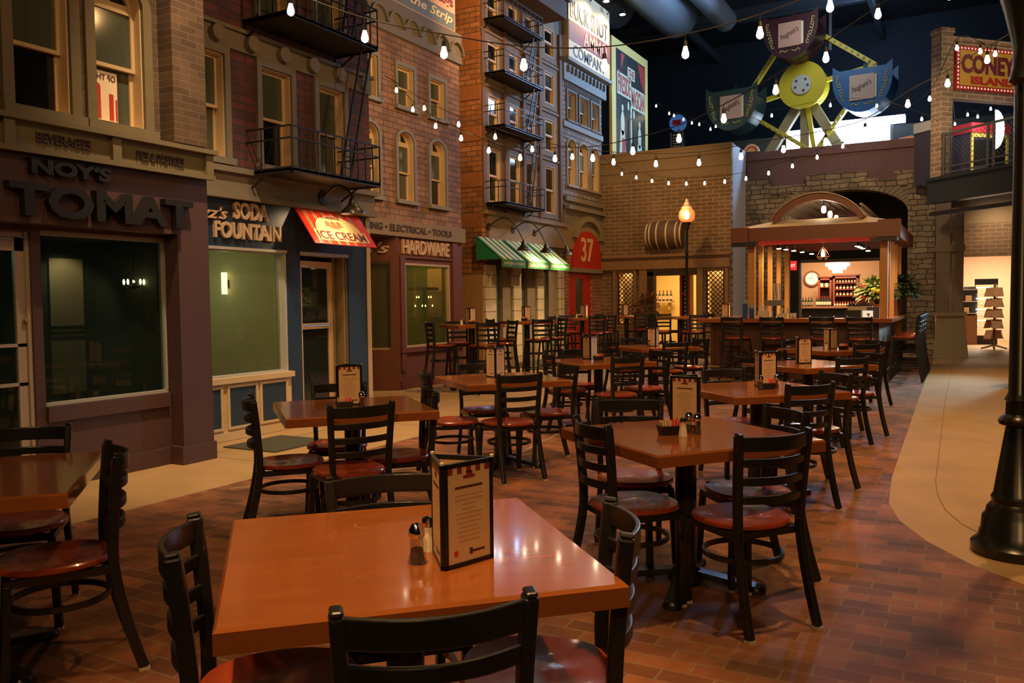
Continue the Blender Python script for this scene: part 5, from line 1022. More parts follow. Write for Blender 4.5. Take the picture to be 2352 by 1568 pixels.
def gondola(px, py, pz, body, lab, flip=False, pl=(.62, .36, .25)):
    o = thing('gondola', lab, 'gondola', (px, py, pz), fa, group='gondolas of the ferris wheel'); b = MB(); n = 14
    prof = [(-.80, .66), (-.80, .30)] + [(-.80 * math.cos(math.pi * i / n), -.92 * math.sin(math.pi * i / n) + .22) for i in range(n + 1)] + [(.80, .30), (.80, .66), (.62, .52), (-.62, .52)]
    b.prism(prof, -.45, -.41, 'Y'); b.prism(prof, .41, .45, 'Y'); b.build('end_panel', body, o)
    b = MB()
    for i in range(n):
        a0, a1 = math.pi * i / n, math.pi * (i + 1) / n
        if 2 <= i <= n - 3 or True: q = [(-.80 * math.cos(a), -.92 * math.sin(a) + .22) for a in (a0, a1)]; q += [(-.76 * math.cos(a), -.88 * math.sin(a) + .22) for a in (a1, a0)]; b.prism(q, -.41, .41, 'Y')
    b.build('shell', body, o); b = MB(); b.box(-.33, .33, -.49, -.45, -.36, .34); b.build('name_plate', mat('plate_%d' % int(pl[0] * 100), pl, .5), o); b = MB(); b.box(.33, .39, -.47, -.45, -.33, .31); b.build('plate_edge', crl2, o)
    text('lettering', "Pasghetti's", (0, -.491, 0), (1, 0, .42), (-.42, 0, 1), .56, .2, ink, o, depth=.004, shear=.35, bold=.01)
    for s in (-1, 1):
        b = MB()
        for k in range(9): t_ = k / 8; cx = s * (.66 - .16 * t_ ** 1.5); cz = .36 - .66 * t_; r_ = .05 - .02 * abs(t_ - .5); b.tube([(cx + r_ * math.cos(j * .9 + k), -.46, cz + r_ * math.sin(j * .9 + k)) for j in range(6)], .012, 5)
        b.tube([(s * .05, -.46, -.46), (s * .14, -.46, -.50), (s * .24, -.46, -.44), (s * .30, -.46, -.48), (s * .26, -.46, -.51)], .014, 5)
        b.build('scrollwork', gold, o)
    b = MB(); b.box(-.06, .06, -.02, .02, .3, .75); b.build('hanger_arm', iron, o)
gondola(-6.41, 26.35, 7.24, mat('gondola_green', (.02, .05, .045), .25), 'dark green gondola at the left of the ferris wheel')
gondola(-4.69, 26.35, 9.14, mat('gondola_maroon', (.05, .015, .018), .3), 'dark maroon gondola at the top of the ferris wheel', pl=(.5, .27, .18))
gondola(-2.72, 26.35, 7.36, mat('gondola_blue', (.03, .13, .30), .4), 'blue gondola at the right of the ferris wheel', pl=(.6, .42, .3))
# overexposed light box sign below the wheel
o = thing('light_box_sign', 'overexposed blue white light box sign below the ferris wheel', 'light sign', (-3.2, 28.0, 6.35)); lb = emi('blue_white_glow', (.62, .78, 1), 9)
b = MB(); b.box(-2.0, 1.0, -.1, .1, -.42, .36); b.build('lit_face', lb, o); b = MB(); b.box(-.9, 1.42, -.15, .15, .30, .50); b.build('lit_header', lb, o); b = MB(); b.box(-2.05, 1.1, .1, .15, -.47, .35)
for x in (-1.8, 0, .9): b.box(x, x + .08, .1, .15, -1.23, -.4)
b.build('housing', iron, o)
point((-3.2, 27.0, 6.6), 110, (.6, .76, 1), .5)
# retro gas pump ornament
o = thing('retro_gas_pump', 'dark retro gas pump with a round blue and red globe on the upper floor', 'gas pump', (-8.45, 27.0, 5.12)); b = MB(); b.box(-.2, .2, -.15, .15, 0, 1.75); b.build('body', MAT['counter_black'], o); b = MB()
for k in range(9): b.box(-.13, .13, -.17, -.15, .9 + k * .09, .94 + k * .09)
for x in (-.2, .18): b.box(x, x + .02, -.17, -.15, .2, 1.72)
b.build('grille', mat('pale_grille', (.4, .4, .36), .4), o); b = MB(); discY(b, .27, -.08, .08, 24, (0, 2.05)); b.build('globe', mat('globe_blue', (.03, .12, .3), .3, emit=(.1, .3, .8), es=.25), o); b = MB(); b.box(-.16, .12, -.10, -.08, 1.98, 2.14); b.build('emblem', MAT['arcade_red'], o)
o = thing('round_striped_sign', 'small round striped ornament standing on top of the stone wall', 'ornament', (-4.98, 22.1, 5.18)); b = MB()
for k, m_ in enumerate((crl2, MAT['arcade_red'], gold)): bb = MB(); r_ = .2 - .05 * k; bb.prism([(r_ * math.cos(math.pi * i / 12), r_ * math.sin(math.pi * i / 12)) for i in range(13)], -.02 - .01 * k, .02, 'Y'); bb.build('ring', m_, o)
# ================================================================ lamp posts
def lamp_post(loc, lab, globe=True, h=2.0, scale=1.0, lit=0, fat=False):
    t = thing('lamp_post', lab, 'lamp post', loc); s = scale; b = MB()
    if fat: prof = [(.225, 0), (.228, .05), (.19, .085), (.185, .12), (.178, .13), (.172, .20), (.155, .22), (.15, .25), (.125, .28), (.13, .31), (.118, .33), (.062, .70), (.095, .715), (.10, .735), (.09, .755), (.065, .77), (.062, .84), (.07, .85), (.062, .87), (.052, .89), (.046, 2.2), (.046, 2.55), (.075, 2.58), (.06, 2.64), (.055, 2.75), (.10, 2.95), (.12, 3.02), (.0, 3.02)]
    else: prof = [(.14, 0), (.15, .05), (.11, .1), (.10, .3), (.06, .5), (.05, .55), (.035, .6), (.032, h - .75), (.05, h - .72), (.035, h - .68), (.032, h - .2), (.05, h - .16), (.055, h - .12), (.09, h - .02), (.10, h), (0, h)]
    b.lathe([(r * s, z * (s if not fat else 1)) for r, z in prof], 28); b.build('post', mat('gloss_black_iron', (.010, .010, .010), .28), t, smooth=True)
    if globe:
        gm = glassmat('amber_globe_glass', (1, .72, .55), .55, .08, (.9, .42, .26)); b = MB(); g = [(.10, 0), (.17, .05), (.195, .14), (.185, .24), (.13, .32), (.11, .34)]; b.lathe([(r, z + h) for r, z in g], 24); b.build('globe', gm, t, smooth=True); point((loc[0], loc[1], h + .17), 5, (1, .5, .25), .03)
        b = MB(); b.lathe([(r, z + h) for r, z in [(.125, .33), (.13, .345), (.09, .39), (.06, .42), (.065, .45), (.03, .50), (.035, .52), (0, .57)]], 20); b.build('finial', mat('globe_cap', (.6, .35, .18), .5, emit=(1, .45, .2), es=.15), t, smooth=True)
        b = MB(); b.lathe([(0, h + .06), (.05, h + .09), (.055, h + .2), (0, h + .28)], 14); b.v = [(x * 1, y - .0, z) for x, y, z in b.v]; b.build('bulb', emi('globe_bulb', (1, .7, .3), 26), t, smooth=True)
    return t
lamp_post((-5.9, 19.5, 0), 'slim black lamp post with a glowing amber acorn globe before the brick wall', h=3.24)
point((-5.9, 19.2, 3.45), 26, (1, .55, .25), .15)
lamp_post((.24, 5.36, 0), 'thick black street lamp post standing at the right edge of the floor', globe=False, fat=True)
# stacked discs hanging behind the post at the right edge
o = thing('globe_lamp', 'unlit amber globe lamp cut by the right picture edge', 'lamp', (1.08, 12.5, 4.72)); b = MB(); b.lathe([(0, -.16), (.12, -.12), (.16, 0), (.12, .13), (0, .16)], 18); b.build('globe', mat('dim_globe', (.4, .2, .12), .5), o, smooth=True); b = MB(); b.lathe([(.2, .14), (.2, .3), (.05, .36), (0, .36)], 18); b.build('cap', iron, o); b = MB(); b.tube([(0, 0, .36), (0, 0, 3)], .02); b.build('stem', iron, o)
# ================================================================ string lights : bulb positions along each sagging wire
STR = {
'nearest string of large bulbs across the top of the picture': (1.0, [(-4.9, 4.2, 3.95), None, (-4.21, 4.54, 3.51), (-3.76, 4.79, 3.32), (-3.27, 5.05, 3.2), (-2.78, 5.32, 3.11), (-2.28, 5.59, 3.1), (-1.78, 5.86, 3.18), (-1.32, 6.11, 3.31), (-.89, 6.35, 3.49), None, (-.3, 6.65, 3.85)]),
'long string of bulbs from the hardware wall sagging toward the picture centre': (.92, [(-8.15, 10.85, 5.0), None, (-7.78, 10.66, 4.71), (-7.27, 10.36, 4.3), (-6.62, 9.98, 3.92), (-5.96, 9.59, 3.62), (-5.32, 9.21, 3.34), (-4.68, 8.84, 3.14), (-4.05, 8.47, 3.02), (-3.45, 8.12, 2.92), (-2.89, 7.79, 2.89), (-2.33, 7.47, 2.9), (-1.85, 7.18, 2.97), (-1.37, 6.91, 3.09), (-.96, 6.66, 3.22), None, (-.2, 6.3, 3.6)]),
'string of bulbs from the hardware wall along to the black lamp post': (.95, [(-8.15, 10.85, 5.0), None, (-7.23, 10.6, 4.36), (-6.54, 10.46, 4.02), (-5.86, 10.33, 3.75), (-5.22, 10.21, 3.5), (-4.57, 10.08, 3.32), (-3.95, 9.96, 3.18), (-3.36, 9.85, 3.09), (-2.8, 9.74, 3.04), (-2.29, 9.64, 3.05), (-1.81, 9.55, 3.07), (-1.36, 9.46, 3.09), (-.97, 9.39, 3.15), (-.57, 9.31, 3.36), (-.22, 9.24, 3.5), (.11, 9.17, 3.66), None, (.6, 9.05, 3.95)]),
'string of small bulbs sagging in front of the far brick wall': (.85, [(-8.4, 17.6, 5.3), None, (-6.35, 16.47, 4.05), (-5.96, 16.26, 3.92), (-5.55, 16.03, 3.79), (-5.14, 15.81, 3.69), (-4.72, 15.58, 3.62), (-4.31, 15.36, 3.57), (-3.88, 15.12, 3.54), (-3.45, 14.89, 3.53), (-3.02, 14.66, 3.56), (-2.59, 14.42, 3.61), (-2.17, 14.19, 3.68), (-1.76, 13.97, 3.78), None, (-1.1, 13.6, 4.05)]),
'far string of tiny bulbs right of the magician poster': (1.0, [(-11.95, 25.05, 10.5), None, (-8.5, 24.96, 7.36), (-8.08, 24.94, 7.08), (-7.93, 24.93, 7.0), (-7.63, 24.91, 6.85), (-7.37, 24.9, 6.71), (-7.14, 24.88, 6.64), (-6.8, 24.86, 6.46), (-6.64, 24.85, 6.52), None, (-6.2, 24.8, 6.6)]),
'string of small bulbs passing behind the ferris wheel hub': (.95, [(-4.6, 19.6, 5.8), None, (-3.95, 19.49, 5.53), (-2.69, 19.32, 5.57), (-1.76, 19.19, 5.42), (-.91, 19.07, 5.03), None, (-.6, 19.03, 4.9)]),
'string of bulbs hanging before the yellow island sign': (.9, [(-1.1, 14.4, 4.2), None, (-.54, 13.37, 4.23), (-.2, 12.8, 4.74), (.07, 12.35, 4.54), (.23, 12.09, 4.42), None, (.9, 11.1, 4.9)]),
'far string of bulbs seen through the opening under the island sign': (1.0, [(-.42, 20.62, 6.6), None, (-.4, 24.27, 5.8), (-.12, 24.0, 5.95), (.1, 23.8, 5.84), (.37, 23.55, 5.95), None, (.9, 23.3, 6.2)]),
'short string with one bulb at the top right under the ceiling': (1.0, [(-1.9, 7.52, 4.5), None, (-1.3, 7.49, 4.01), (-.68, 7.45, 3.72), (-.17, 7.42, 3.77), None, (.4, 7.4, 4.3)]),
}
sock = mat('black_socket', (.012, .011, .01), .5)
for lab, (sc, pts) in STR.items():
    t = thing('string_light', lab, 'string lights', group=None); wire = []; d = .10 * sc
    for p in pts:
        if p is None: continue
        wire.append(p)
    n0 = pts.index(None); bulbs = pts[n0 + 1:len(pts) - 2 - 0]; bulbs = [p for p in bulbs if p is not None]
    W_ = [Vector(pts[0])] + [Vector(p) + Vector((0, 0, d)) for p in bulbs] + [Vector(pts[-1])]
    Ws = []
    for i in range(len(W_) - 1):
        a = W_[max(i - 1, 0)]; b_ = W_[i]; c = W_[i + 1]; e = W_[min(i + 2, len(W_) - 1)]
        for k in range(5): s = k / 5; Ws.append(.5 * ((2 * b_) + (c - a) * s + (2 * a - 5 * b_ + 4 * c - e) * s * s + (3 * b_ - a - 3 * c + e) * s ** 3))
    Ws.append(W_[-1]); b = MB(); b.tube(Ws, .0045, 6); b.build('wire', sock, t)
    for i, p in enumerate(bulbs):
        b = MB(); b.lathe([(.003, d), (.003, .055 * sc), (.014 * sc, .052 * sc), (.017 * sc, .012 * sc), (0, .012 * sc)], 8); b.build('socket', sock, t, loc=p)
        b = MB(); b.lathe([(r * sc, z * sc) for r, z in [(.012, .012), (.019, -.015), (.026, -.04), (.022, -.058), (.010, -.068), (0, -.07)]], 12); b.build('bulb', bulbm, t, smooth=True, loc=p)
# ================================================================ furniture
def make_chair(name, sh, top, stool=False):
    """origin on the floor under the seat centre, facing +Y"""
    t = thing(name); b = MB(); n = 30; rings = 7
    def seat(u_, v_):
        a = 2 * math.pi * u_; c, s = math.cos(a), math.sin(a); e = 2.6
        r = 1 / (abs(c) ** e + abs(s) ** e) ** (1 / e); w = .205 if True else 0
        k = v_; x = r * c * w * k; y = r * s * (.205 if s > 0 else .20) * k
        x *= (1 - .10 * max(0, -s)); z = sh - .012 * (1 - (k ** 2)) - .008 * math.exp(-((abs(x) - .08) ** 2 + (y + .03) ** 2) / .006)
        return (x, y, z)
    vs = [(0, 0, sh - .018)] + [seat(i / n, (j + 1) / rings * (.97 if j == rings - 1 else 1) if j < rings else 1) for j in range(rings) for i in range(n)]
    fs = [(0, 1 + i, 1 + (i + 1) % n) for i in range(n)]
    for j in range(rings - 1): fs += [(1 + j * n + i, 1 + (j + 1) * n + i, 1 + (j + 1) * n + (i + 1) % n, 1 + j * n + (i + 1) % n) for i in range(n)]
    base = len(vs); o_ = [seat(i / n, 1.0) for i in range(n)]
    vs += [(x * 1.0, y * 1.0, sh - .008) for x, y, z in o_] + [(x, y, sh - .022) for x, y, z in o_] + [(x * .93, y * .93, sh - .032) for x, y, z in o_]
    k0 = 1 + (rings - 1) * n
    for a, c in ((k0, base), (base, base + n), (base + n, base + 2 * n)): fs += [(a + i, c + i, c + (i + 1) % n, a + (i + 1) % n) for i in range(n)]
    fs.append(tuple(base + 2 * n + i for i in range(n))); b.add(vs, fs); b.build('seat', seatm, t, smooth=True)
    b = MB()
    for q in ((-.17, .17, .155, .18), (-.17, .17, -.18, -.155), (-.18, -.155, -.18, .18), (.155, .18, -.18, .18)): b.box(q[0], q[1], q[2], q[3], sh - .062, sh - .033)
    b.build('seat_frame', black, t); H_ = top
    for s in (-1, 1):
        sp_ = .02 if not stool else .05
        b = MB(); b.bar((s * .168, .168, sh - .05), (s * (.168 + sp_), .168 + sp_, .012), .034, .030, (0, 1, 0)); o = b.build('leg', black, t, bevel=.005)
        g = MB(); x_, y_ = s * (.168 + sp_), .168 + sp_; g.box(x_ - .017, x_ + .017, y_ - .015, y_ + .015, 0, .012); g.build('foot_glide', glide, o)
        b = MB(); P = []
        for k in range(13):
            f = k / 12; z = .012 + (H_ - .012) * f
            y = -.185 - (.10 * (1 - z / sh) ** 1.5 if z < sh else 0) - (.03 * ((z - sh) / (H_ - sh)) ** 1.5 if z > sh else 0)
            x = s * (.165 + (.02 * (z - sh) / (H_ - sh) if z > sh else .004 * (1 - z / sh)) + (sp_ * .6 * (1 - z / sh) if z < sh else 0)); P.append((x, y, z))
        b.sweep(P, .030, .040, up=(0, 1, 0)); b.sweep([P[-1], (P[-1][0], P[-1][1] - .002, P[-1][2] + .012)], .026, .036, up=(0, 1, 0)); o = b.build('leg', black, t, bevel=.006)
        g = MB(); x_, y_, _ = P[0]; g.box(x_ - .016, x_ + .016, y_ - .02, y_ + .02, 0, .012); g.build('foot_glide', glide, o)
    for k, (dz, h) in enumerate(((-.045, .062), (-.125, .036), (-.205, .036), (-.285, .036))):
        z = H_ + dz + .01; f = (z - sh) / (H_ - sh); yb = -.185 - .03 * f ** 1.5; xw = .165 + .02 * f; P = []
        for i in range(13): q = i / 12 * 2 - 1; P.append((xw * q, yb - .055 * (1 - q * q), z))
        b = MB(); b.sweep(P, .014, h); b.build('slat', black, t, bevel=.004)
    zr = .29 if not stool else .50; b = MB(); rr = .168
    b.sweep([((rr + .0) * math.cos(a * 6.2832 / 28) * 1.02, rr * math.sin(a * 6.2832 / 28) * 1.04 - .01, zr) for a in range(28)], .014, .022, closed=True); b.build('stretcher', black, t)
    if stool:
        b = MB(); z2 = .24; q = .20
        for p_, r_ in (((-q, q), (q, q)), ((q, q), (q, -.21)), ((q, -.21), (-q, -.21)), ((-q, -.21), (-q, q))): b.bar((p_[0], p_[1], z2), (r_[0], r_[1], z2), .022, .022)
        b.build('foot_rail', black, t)
    return t
def make_table(name, w_, top, r=.05):
    t = thing(name); b = MB(); c = .008; h = w_ / 2; th = .055
    b.add([(x * h, y * h, z) for z in (top - th, top - c) for x, y in ((-1, -1), (1, -1), (1, 1), (-1, 1))] + [(x * (h - c), y * (h - c), top) for x, y in ((-1, -1), (1, -1), (1, 1), (-1, 1))], [(3, 2, 1, 0), (8, 9, 10, 11)] + [(i, (i + 1) % 4, 4 + (i + 1) % 4, 4 + i) for i in range(4)] + [(4 + i, 4 + (i + 1) % 4, 8 + (i + 1) % 4, 8 + i) for i in range(4)])
    b.build('tabletop', tablem, t); b = MB(); b.lathe([(.052, .06), (.052, top - th - .02), (.13, top - th - .015), (.13, top - th), (0, top - th)], 20); b.build('column', black, t, smooth=True)
    b = MB()
    for k in range(4):
        a = math.pi / 4 + k * math.pi / 2; d = Vector((math.cos(a), math.sin(a), 0)); b.sweep([d * .03 + Vector((0, 0, .075)), d * .18 + Vector((0, 0, .05)), d * .34 + Vector((0, 0, .022))], .075, .03); b.lathe([(.045, 0), (.045, .02), (.035, .035), (0, .036)], 12, tuple(d * .34))
    b.lathe([(.09, .03), (.085, .07), (.055, .10), (0, .1)], 18); b.build('base', black, t, smooth=True)
    return t
cp_ = make_chair('dining_chair', .46, .85); sp0 = make_chair('bar_stool', .76, 1.11, True); tp = make_table('dining_table', .92, .76); hp = make_table('high_table', .80, 1.07)
used = {}
def put(proto, x, y, rz, label, cat, group):
    k = proto.name
    if k not in used: used[k] = 1; o = proto; o.location = (x, y, 0); o.rotation_euler = (0, 0, rz); tag(o, label, cat, group)
    else: o = dup(proto, (x, y, 0), rz, label, group); o['category'] = cat
    return o
TB = [((-3.46, 1.82), 47, 'orange wood table cut by the left picture edge'), ((-1.34, 1.83), 44.5, 'nearest orange wood table with faint water marks'), ((-1.23, 4.04), 51.5, 'orange wood table right of centre, holding the sugar caddy and shakers'),
      ((-3.5, 4.25), 48.5, 'orange wood table in front of the soda fountain knee wall'), ((-3.58, 6.35), 50.5, 'orange wood table left of centre, behind the soda fountain table'), ((-3.6, 8.59), 52, 'orange wood table in the middle distance before the red door'),
      ((-1.38, 6.32), 45, 'orange wood table behind the sugar caddy table on the right'), ((-1.43, 8.87), 52, 'orange wood table on the right with a strip of bright reflections'), ((-1.6, 11.55), 52, 'farthest low table on the right in front of the bar'), ((-3.95, 11.5), 48, 'farthest low table in the centre left of the bar')]
for (x, y), a, lab in TB: put(tp, x, y, R(a), lab, 'table', 'square low tables')
HT = [((-7.0, 11.5), 55, 'high table before the hardware shop window'), ((-7.1, 13.6), 50, 'high table at the wood panel beside the hardware shop'), ((-7.2, 16.3), 50, 'high table in front of the red door 37'), ((-7.0, 18.4), 50, 'high table under the left lattice window'), ((-5.45, 17.5), 48, 'high table between the yellow doorway and the bar')]
for (x, y), a, lab in HT: put(hp, x, y, R(a), lab, 'table', 'high tables along the walls')
# chairs: back-rest centre x, y and the direction the chair faces
CH = [(-3.00, 2.20, 240, 'beside the table cut by the left edge'), (-3.96, 2.40, 317, 'behind the left edge table, before the french door'), (-2.97, 1.33, 137, 'at the lower left, only its seat showing'),
 (-.86, 1.28, 133, 'closest to the camera, back rest cut by the bottom edge'), (-1.73, 1.40, 42, 'at the left side of the nearest table'), (-.78, 2.06, 208, 'at the right side of the nearest table with a lit seat'), (-1.71, 2.24, 316, 'behind the nearest table, top rail behind the menu'),
 (-.70, 3.62, 142, 'near right of the sugar caddy table, whole back showing'), (-1.58, 3.61, 47, 'at the near left side of the sugar caddy table'), (-1.73, 4.56, 299, 'on the far left side of the sugar caddy table'), (-.80, 4.46, 221, 'on the far right side of the sugar caddy table'),
 (-3.86, 3.70, 48, 'left of the soda fountain table, seen edge on'), (-2.98, 3.72, 150, 'in front of the soda fountain table'), (-3.04, 4.52, 225, 'right of the soda fountain table, seen edge on'), (-3.98, 4.70, 305, 'behind the soda fountain table near the dark floor patch'),
 (-3.08, 5.80, 145, 'in front of the table behind the soda fountain table'), (-3.92, 5.66, 40, 'left of the table behind the soda fountain table'), (-3.11, 6.80, 228, 'right of the table behind the soda fountain table'), (-4.04, 6.72, 315, 'across the table behind the soda fountain table'),
 (-3.02, 8.02, 145, 'in front of the middle distance table'), (-4.06, 8.20, 42, 'left of the middle distance table'), (-3.02, 9.05, 232, 'right of the middle distance table'), (-4.12, 9.10, 322, 'behind the middle distance table towards the red door'),
 (-.90, 5.80, 140, 'in front of the table behind the sugar caddy table'), (-.86, 6.72, 222, 'right of the table behind the sugar caddy table'), (-1.78, 6.86, 312, 'behind the table after the sugar caddy table'),
 (-.95, 8.52, 143, 'in front of the brightly reflecting table'), (-.88, 9.36, 226, 'right of the brightly reflecting table'), (-1.97, 8.42, 52, 'left of the brightly reflecting table'), (-1.93, 9.42, 320, 'behind the brightly reflecting table'),
 (-1.08, 11.05, 140, 'in front of the farthest right low table'), (-1.05, 12.05, 228, 'right of the farthest right low table'), (-2.15, 12.1, 320, 'behind the farthest right low table, against the bar'),
 (-3.45, 10.95, 140, 'in front of the farthest centre low table'), (-4.45, 11.0, 48, 'left of the farthest centre low table'), (-3.42, 12.08, 230, 'right of the farthest centre low table'), (-4.5, 12.05, 318, 'behind the farthest centre low table')]
for x, y, f, lab in CH:
    a = R(f); dx, dy = math.cos(a), math.sin(a); put(cp_, x + dx * .245, y + dy * .245, a - math.pi / 2, 'black ladder back chair ' + lab, 'chair', 'black ladder back dining chairs')
ST = []
def around(c, a, ks, names, d=.62):
    for k, nm in zip(ks, names):
        q = R(a + 90 * k); ST.append((c[0] + d * math.cos(q), c[1] + d * math.sin(q), a + 90 * k + 180, nm))
around((-7.0, 11.5), 52, (-1, 0, 1, 2), ('in front of the high table at the hardware window', 'right of the high table at the hardware window', 'behind the high table at the hardware window', 'left of the high table at the hardware window'), .50)
around((-7.1, 13.6), 50, (-1, 0, 2), ('in front of the high table at the wood panel', 'right of the high table at the wood panel', 'left of the high table at the wood panel'), .50)
around((-7.2, 16.3), 50, (-1, 0, 1, 2), ('in front of the high table before the red door', 'right of the high table before the red door', 'behind the high table before the red door', 'left of the high table before the red door'), .50)
around((-7.0, 18.4), 50, (-1, 0, 2), ('in front of the high table under the lattice window', 'right of the high table under the lattice window', 'left of the high table under the lattice window'), .50)
around((-5.45, 17.5), 48, (-1, 0, 1, 2), ('in front of the high table between doorway and bar', 'right of the high table between doorway and bar', 'behind the high table between doorway and bar', 'left of the high table, against the yellow doorway'), .50)
ST += [(-3.55, 14.65, 80, 'at the left of the bar front below the blue cups'), (-2.12, 14.62, 90, 'at the middle of the bar front'), (-1.55, 14.62, 90, 'at the bar front left of the right post'), (-2.95, 14.7, 95, 'at the bar front just right of the blue cups'),
       (-.96, 15.5, 180, 'nearest at the right end of the bar'), (-.96, 16.25, 180, 'second along the right side of the bar'), (-.96, 17.0, 180, 'third along the right side of the bar'), (-.96, 17.75, 180, 'farthest along the right side of the bar')]
for x, y, f, lab in ST: put(sp0, x, y, R(f) - math.pi / 2, 'black ladder back bar stool ' + lab, 'bar stool', 'black ladder back bar stools')
# cool rim light from the arcade glow on the right stools
area((1.6, 20.6, 2.6), (-.8, 15.8, .8), .5, 20, (.55, .9, 1), 34)
# ---- menu stands, shakers, caddies
def make_menu(detail=True):
    t = thing('menu_stand'); pw, ph = .160, .262
    for k in range(3):
        a = R(90 + 120 * k); d = Vector((math.cos(a), math.sin(a), 0)); s_ = Vector((-d[1], d[0], 0)); c = d * .048
        def PB(b, u0, u1, z0, z1, w0, w1): b.add([c + s_ * u + d * w + Vector((0, 0, z)) for w in (w0, w1) for u, z in ((u0, z0), (u1, z0), (u1, z1), (u0, z1))], [(0, 1, 2, 3), (7, 6, 5, 4), (0, 4, 5, 1), (1, 5, 6, 2), (2, 6, 7, 3), (3, 7, 4, 0)]); return b
        b = MB(); h = pw / 2
        for q in ((-h, -h + .011, 0, ph), (h - .011, h, 0, ph), (-h, h, 0, .011), (-h, h, ph - .011, ph)): PB(b, *q, -.005, .005)
        o = b.build('frame', black, t); b = MB(); PB(b, -h + .01, h - .01, .01, ph - .01, -.002, .003); pg = b.build('page', paper, t)
        b = MB(); nc = 9
        for i in range(0, nc, 2): x0 = -h + .012 + i * (pw - .024) / nc; PB(b, x0, x0 + (pw - .024) / nc, ph - .028, ph - .012, .003, .0036)
        PB(b, -.018, .02, ph - .042, ph - .034, .003, .0036); PB(b, -.008, .012, ph - .034, ph - .024, .003, .0036); b.build('checker_border', redink, pg)
        b = MB(); PB(b, -.045, .045, ph - .066, ph - .060, .003, .0036); PB(b, .01, .05, .030, .036, .003, .0036); PB(b, .0, .01, .026, .042, .003, .0036); b.build('heading_print', ink, pg)
        b = MB(); rnd = random.Random(k)
        for i in range(11): w_ = rnd.uniform(.02, .048); PB(b, -w_, w_, ph - .085 - i * .0115, ph - .082 - i * .0115, .003, .0034)
        b.build('text_lines', mat('faint_print', (.50, .30, .15), .6), pg)
        b = MB(); PB(b, -.05, -.038, .028, .042, .003, .0036); b.build('logo_print', mat('logo_red', (.6, .04, .03), .5), pg)
    b = MB()
    for k in range(3): a = R(30 + 120 * k); b.lathe([(0, ph - .002), (.006, ph), (.006, ph + .006), (0, ph + .008)], 8, (.095 * math.cos(a), .095 * math.sin(a), 0))
    b.build('corner_cap', mat('pale_cap', (.6, .5, .35), .4), t); return t
def make_picture_menu():
    t = make_menu(); t.name = 'menu_stand_pictorial'; return t
mn = make_menu()
def mk(name, fn): t = thing(name); fn(t); return t
def f_salt(t):
    b = MB(); b.lathe([(.022, 0), (.0225, .004), (.015, .062), (.013, .07), (0, .07)], 8); b.build('salt_fill', mat('white_salt', (.78, .66, .5), .7), t); b = MB(); b.lathe([(.016, .068), (.018, .075), (.014, .09), (0, .095)], 14); b.build('cap', chrome, t, smooth=True)
def f_pepper(t):
    b = MB(); b.lathe([(.023, 0), (.024, .005), (.018, .03), (.0165, .07), (0, .071)], 8); b.build('glass', glassmat('clear_shaker_glass', (.85, .78, .7), .85, .03, (.2, .18, .15)), t); b = MB(); b.lathe([(.018, .006), (.018, .02), (.0145, .04), (0, .042)], 8); b.build('pepper_fill', ink, t); b = MB(); b.lathe([(.018, .066), (.021, .072), (.02, .088), (.012, .102), (0, .105)], 16); b.build('cap', chrome, t, smooth=True)
def f_caddy(t):
    b = MB(); b.add([(x * .045, y * .032, 0) for x, y in ((-1, -1), (1, -1), (1, 1), (-1, 1))] + [(x * .055, y * .04, .045) for x, y in ((-1, -1), (1, -1), (1, 1), (-1, 1))], [(3, 2, 1, 0), (4, 5, 6, 7)] + [(i, (i + 1) % 4, 4 + (i + 1) % 4, 4 + i) for i in range(4)]); b.build('box', MAT['counter_black'], t)
    for k, (m_, x0) in enumerate(((paper, -.045), (mat('pink_packet', (.8, .12, .12), .5), 0))):
        b = MB()
        for i in range(4): b.bar((x0 + .012 * i + .004, -.0, .03), (x0 + .013 * i + .004, .006 * (i % 2), .066 + .004 * (i % 3)), .008, .05, (0, 1, 0))
        b.build('sugar_packet', m_, t)
sa, pe, ca = mk('salt_shaker', f_salt), mk('pepper_shaker', f_pepper), mk('sugar_caddy', f_caddy)
def item(proto, x, y, z, rz, label, cat, group):
    k = proto.name
    if k not in used: used[k] = 1; o = proto; o.location = (x, y, z); o.rotation_euler = (0, 0, rz); tag(o, label, cat, group)
    else: o = dup(proto, (x, y, z), rz, label, group); o['category'] = cat
MS = [(-1.15, 1.80, .76, 12, 'nearest table'), (-1.29, 4.30, .76, 50, 'sugar caddy table'), (-3.57, 4.30, .76, -10, 'soda fountain table'), (-3.67, 6.42, .76, 30, 'table behind the soda fountain table'), (-3.78, 8.78, .76, 25, 'middle distance table before the red door'), (-1.36, 6.45, .76, -5, 'table behind the sugar caddy table'),
      (-1.50, 8.90, .76, -15, 'brightly reflecting table on the right'), (-1.60, 11.6, .76, 5, 'farthest low table on the right'), (-3.98, 11.55, .76, 35, 'farthest low table in the centre'), (-7.1, 11.62, 1.07, 28, 'high table at the hardware window'), (-7.18, 13.7, 1.07, 15, 'high table at the wood panel'), (-7.25, 16.55, 1.07, 35, 'high table before the red door'), (-7.1, 18.5, 1.07, 10, 'high table under the lattice window'), (-4.12, 16.2, 1.07, 35, 'left end of the bar')]
for x, y, z, a, lab in MS: item(mn, x, y, z, R(a), 'black framed menu stand with cream cards on the ' + lab, 'menu stand', 'three sided menu stands')
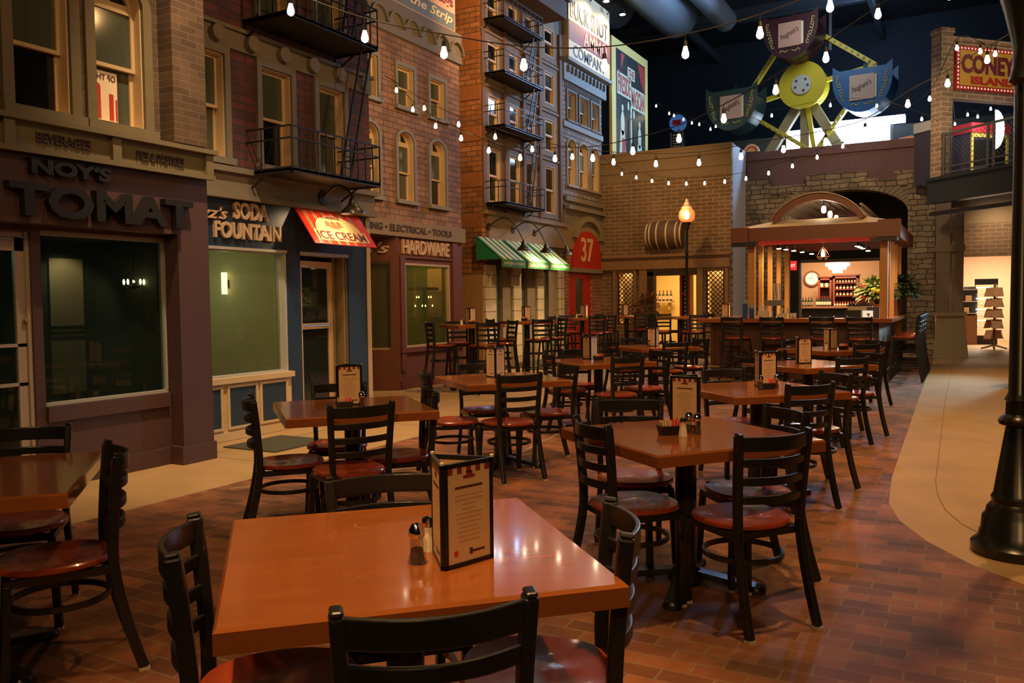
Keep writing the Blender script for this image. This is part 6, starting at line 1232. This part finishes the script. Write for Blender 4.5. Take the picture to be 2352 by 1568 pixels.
IT = [(pe, -1.225, 1.73, .76, 'clear pepper shaker with a chrome cap left of the menu on the nearest table'), (sa, -1.26, 1.83, .76, 'white salt shaker half hidden by the menu on the nearest table'),
      (ca, -1.29, 3.97, .76, 'black sugar caddy left of the shakers on its table'), (sa, -1.21, 3.93, .76, 'white salt shaker in front of the sugar caddy on the right table'), (pe, -1.22, 4.06, .76, 'clear pepper shaker behind the white one on the right table'), (pe, -1.17, 4.03, .76, 'second clear shaker on the right table, next to the menu'),
      (ca, -3.46, 4.13, .76, 'black sugar caddy with pink packets on the soda fountain table'), (pe, -3.38, 4.20, .76, 'chrome shaker at the menu of the soda fountain table'),
      (ca, -3.62, 8.64, .76, 'low dark sugar caddy on the middle distance table'), (ca, -1.30, 6.27, .76, 'black sugar caddy with pink packets behind the front chair on the right'), (pe, -1.24, 6.30, .76, 'clear shaker beside the pink packets on the right'), (pe, -1.33, 6.20, .76, 'clear shaker left of the pink packets on the right'),
      (ca, -1.42, 11.45, .76, 'small sugar caddy on the farthest right low table'), (sa, -1.62, 11.40, .76, 'salt shaker on the farthest right low table'), (sa, -3.72, 11.42, .76, 'salt shaker on the farthest centre low table'), (pe, -3.98, 11.35, .76, 'clear shaker on the farthest centre low table'),
      (ca, -6.95, 11.42, 1.07, 'sugar caddy on the high table at the hardware window'), (sa, -7.13, 11.40, 1.07, 'salt shaker on the high table at the hardware window'), (ca, -7.10, 13.5, 1.07, 'sugar caddy on the high table at the wood panel'), (sa, -7.0, 13.62, 1.07, 'salt shaker on the high table at the wood panel'),
      (ca, -7.22, 16.25, 1.07, 'sugar caddy on the high table before the red door'), (sa, -7.32, 16.3, 1.07, 'salt shaker on the high table before the red door')]
for p, x, y, z, lab in IT: item(p, x, y, z, R(40), lab, lab.split()[1] if False else {'salt_shaker': 'shaker', 'pepper_shaker': 'shaker', 'sugar_caddy': 'caddy'}[p.name.split('.')[0]], 'table condiments')
# dried water marks on the nearest table
b = MB()
def ring(cx, cy, r, a0, a1, w=.004):
    P = [(cx + r * math.cos(R(a0 + (a1 - a0) * i / 20)), cy + r * math.sin(R(a0 + (a1 - a0) * i / 20)), .7605) for i in range(21)]; b.sweep(P, w, .0004)
ring(-1.57, 1.97, .042, 150, 420, .003); ring(-1.575, 1.965, .03, 200, 330, .003); ring(-1.45, 1.66, .03, 20, 200, .002)
rnd = random.Random(5)
for k in range(16): x, y = -1.45 + rnd.uniform(-.05, .22), 1.60 + rnd.uniform(-.05, .12); b.box(x, x + .006, y, y + .004, .7603, .7607)
o = b.build('water_marks', mat('dried_water_mark', (.34, .13, .05), .45)); tag(o, 'faint dried water rings and spots on the nearest orange tabletop', 'stain')
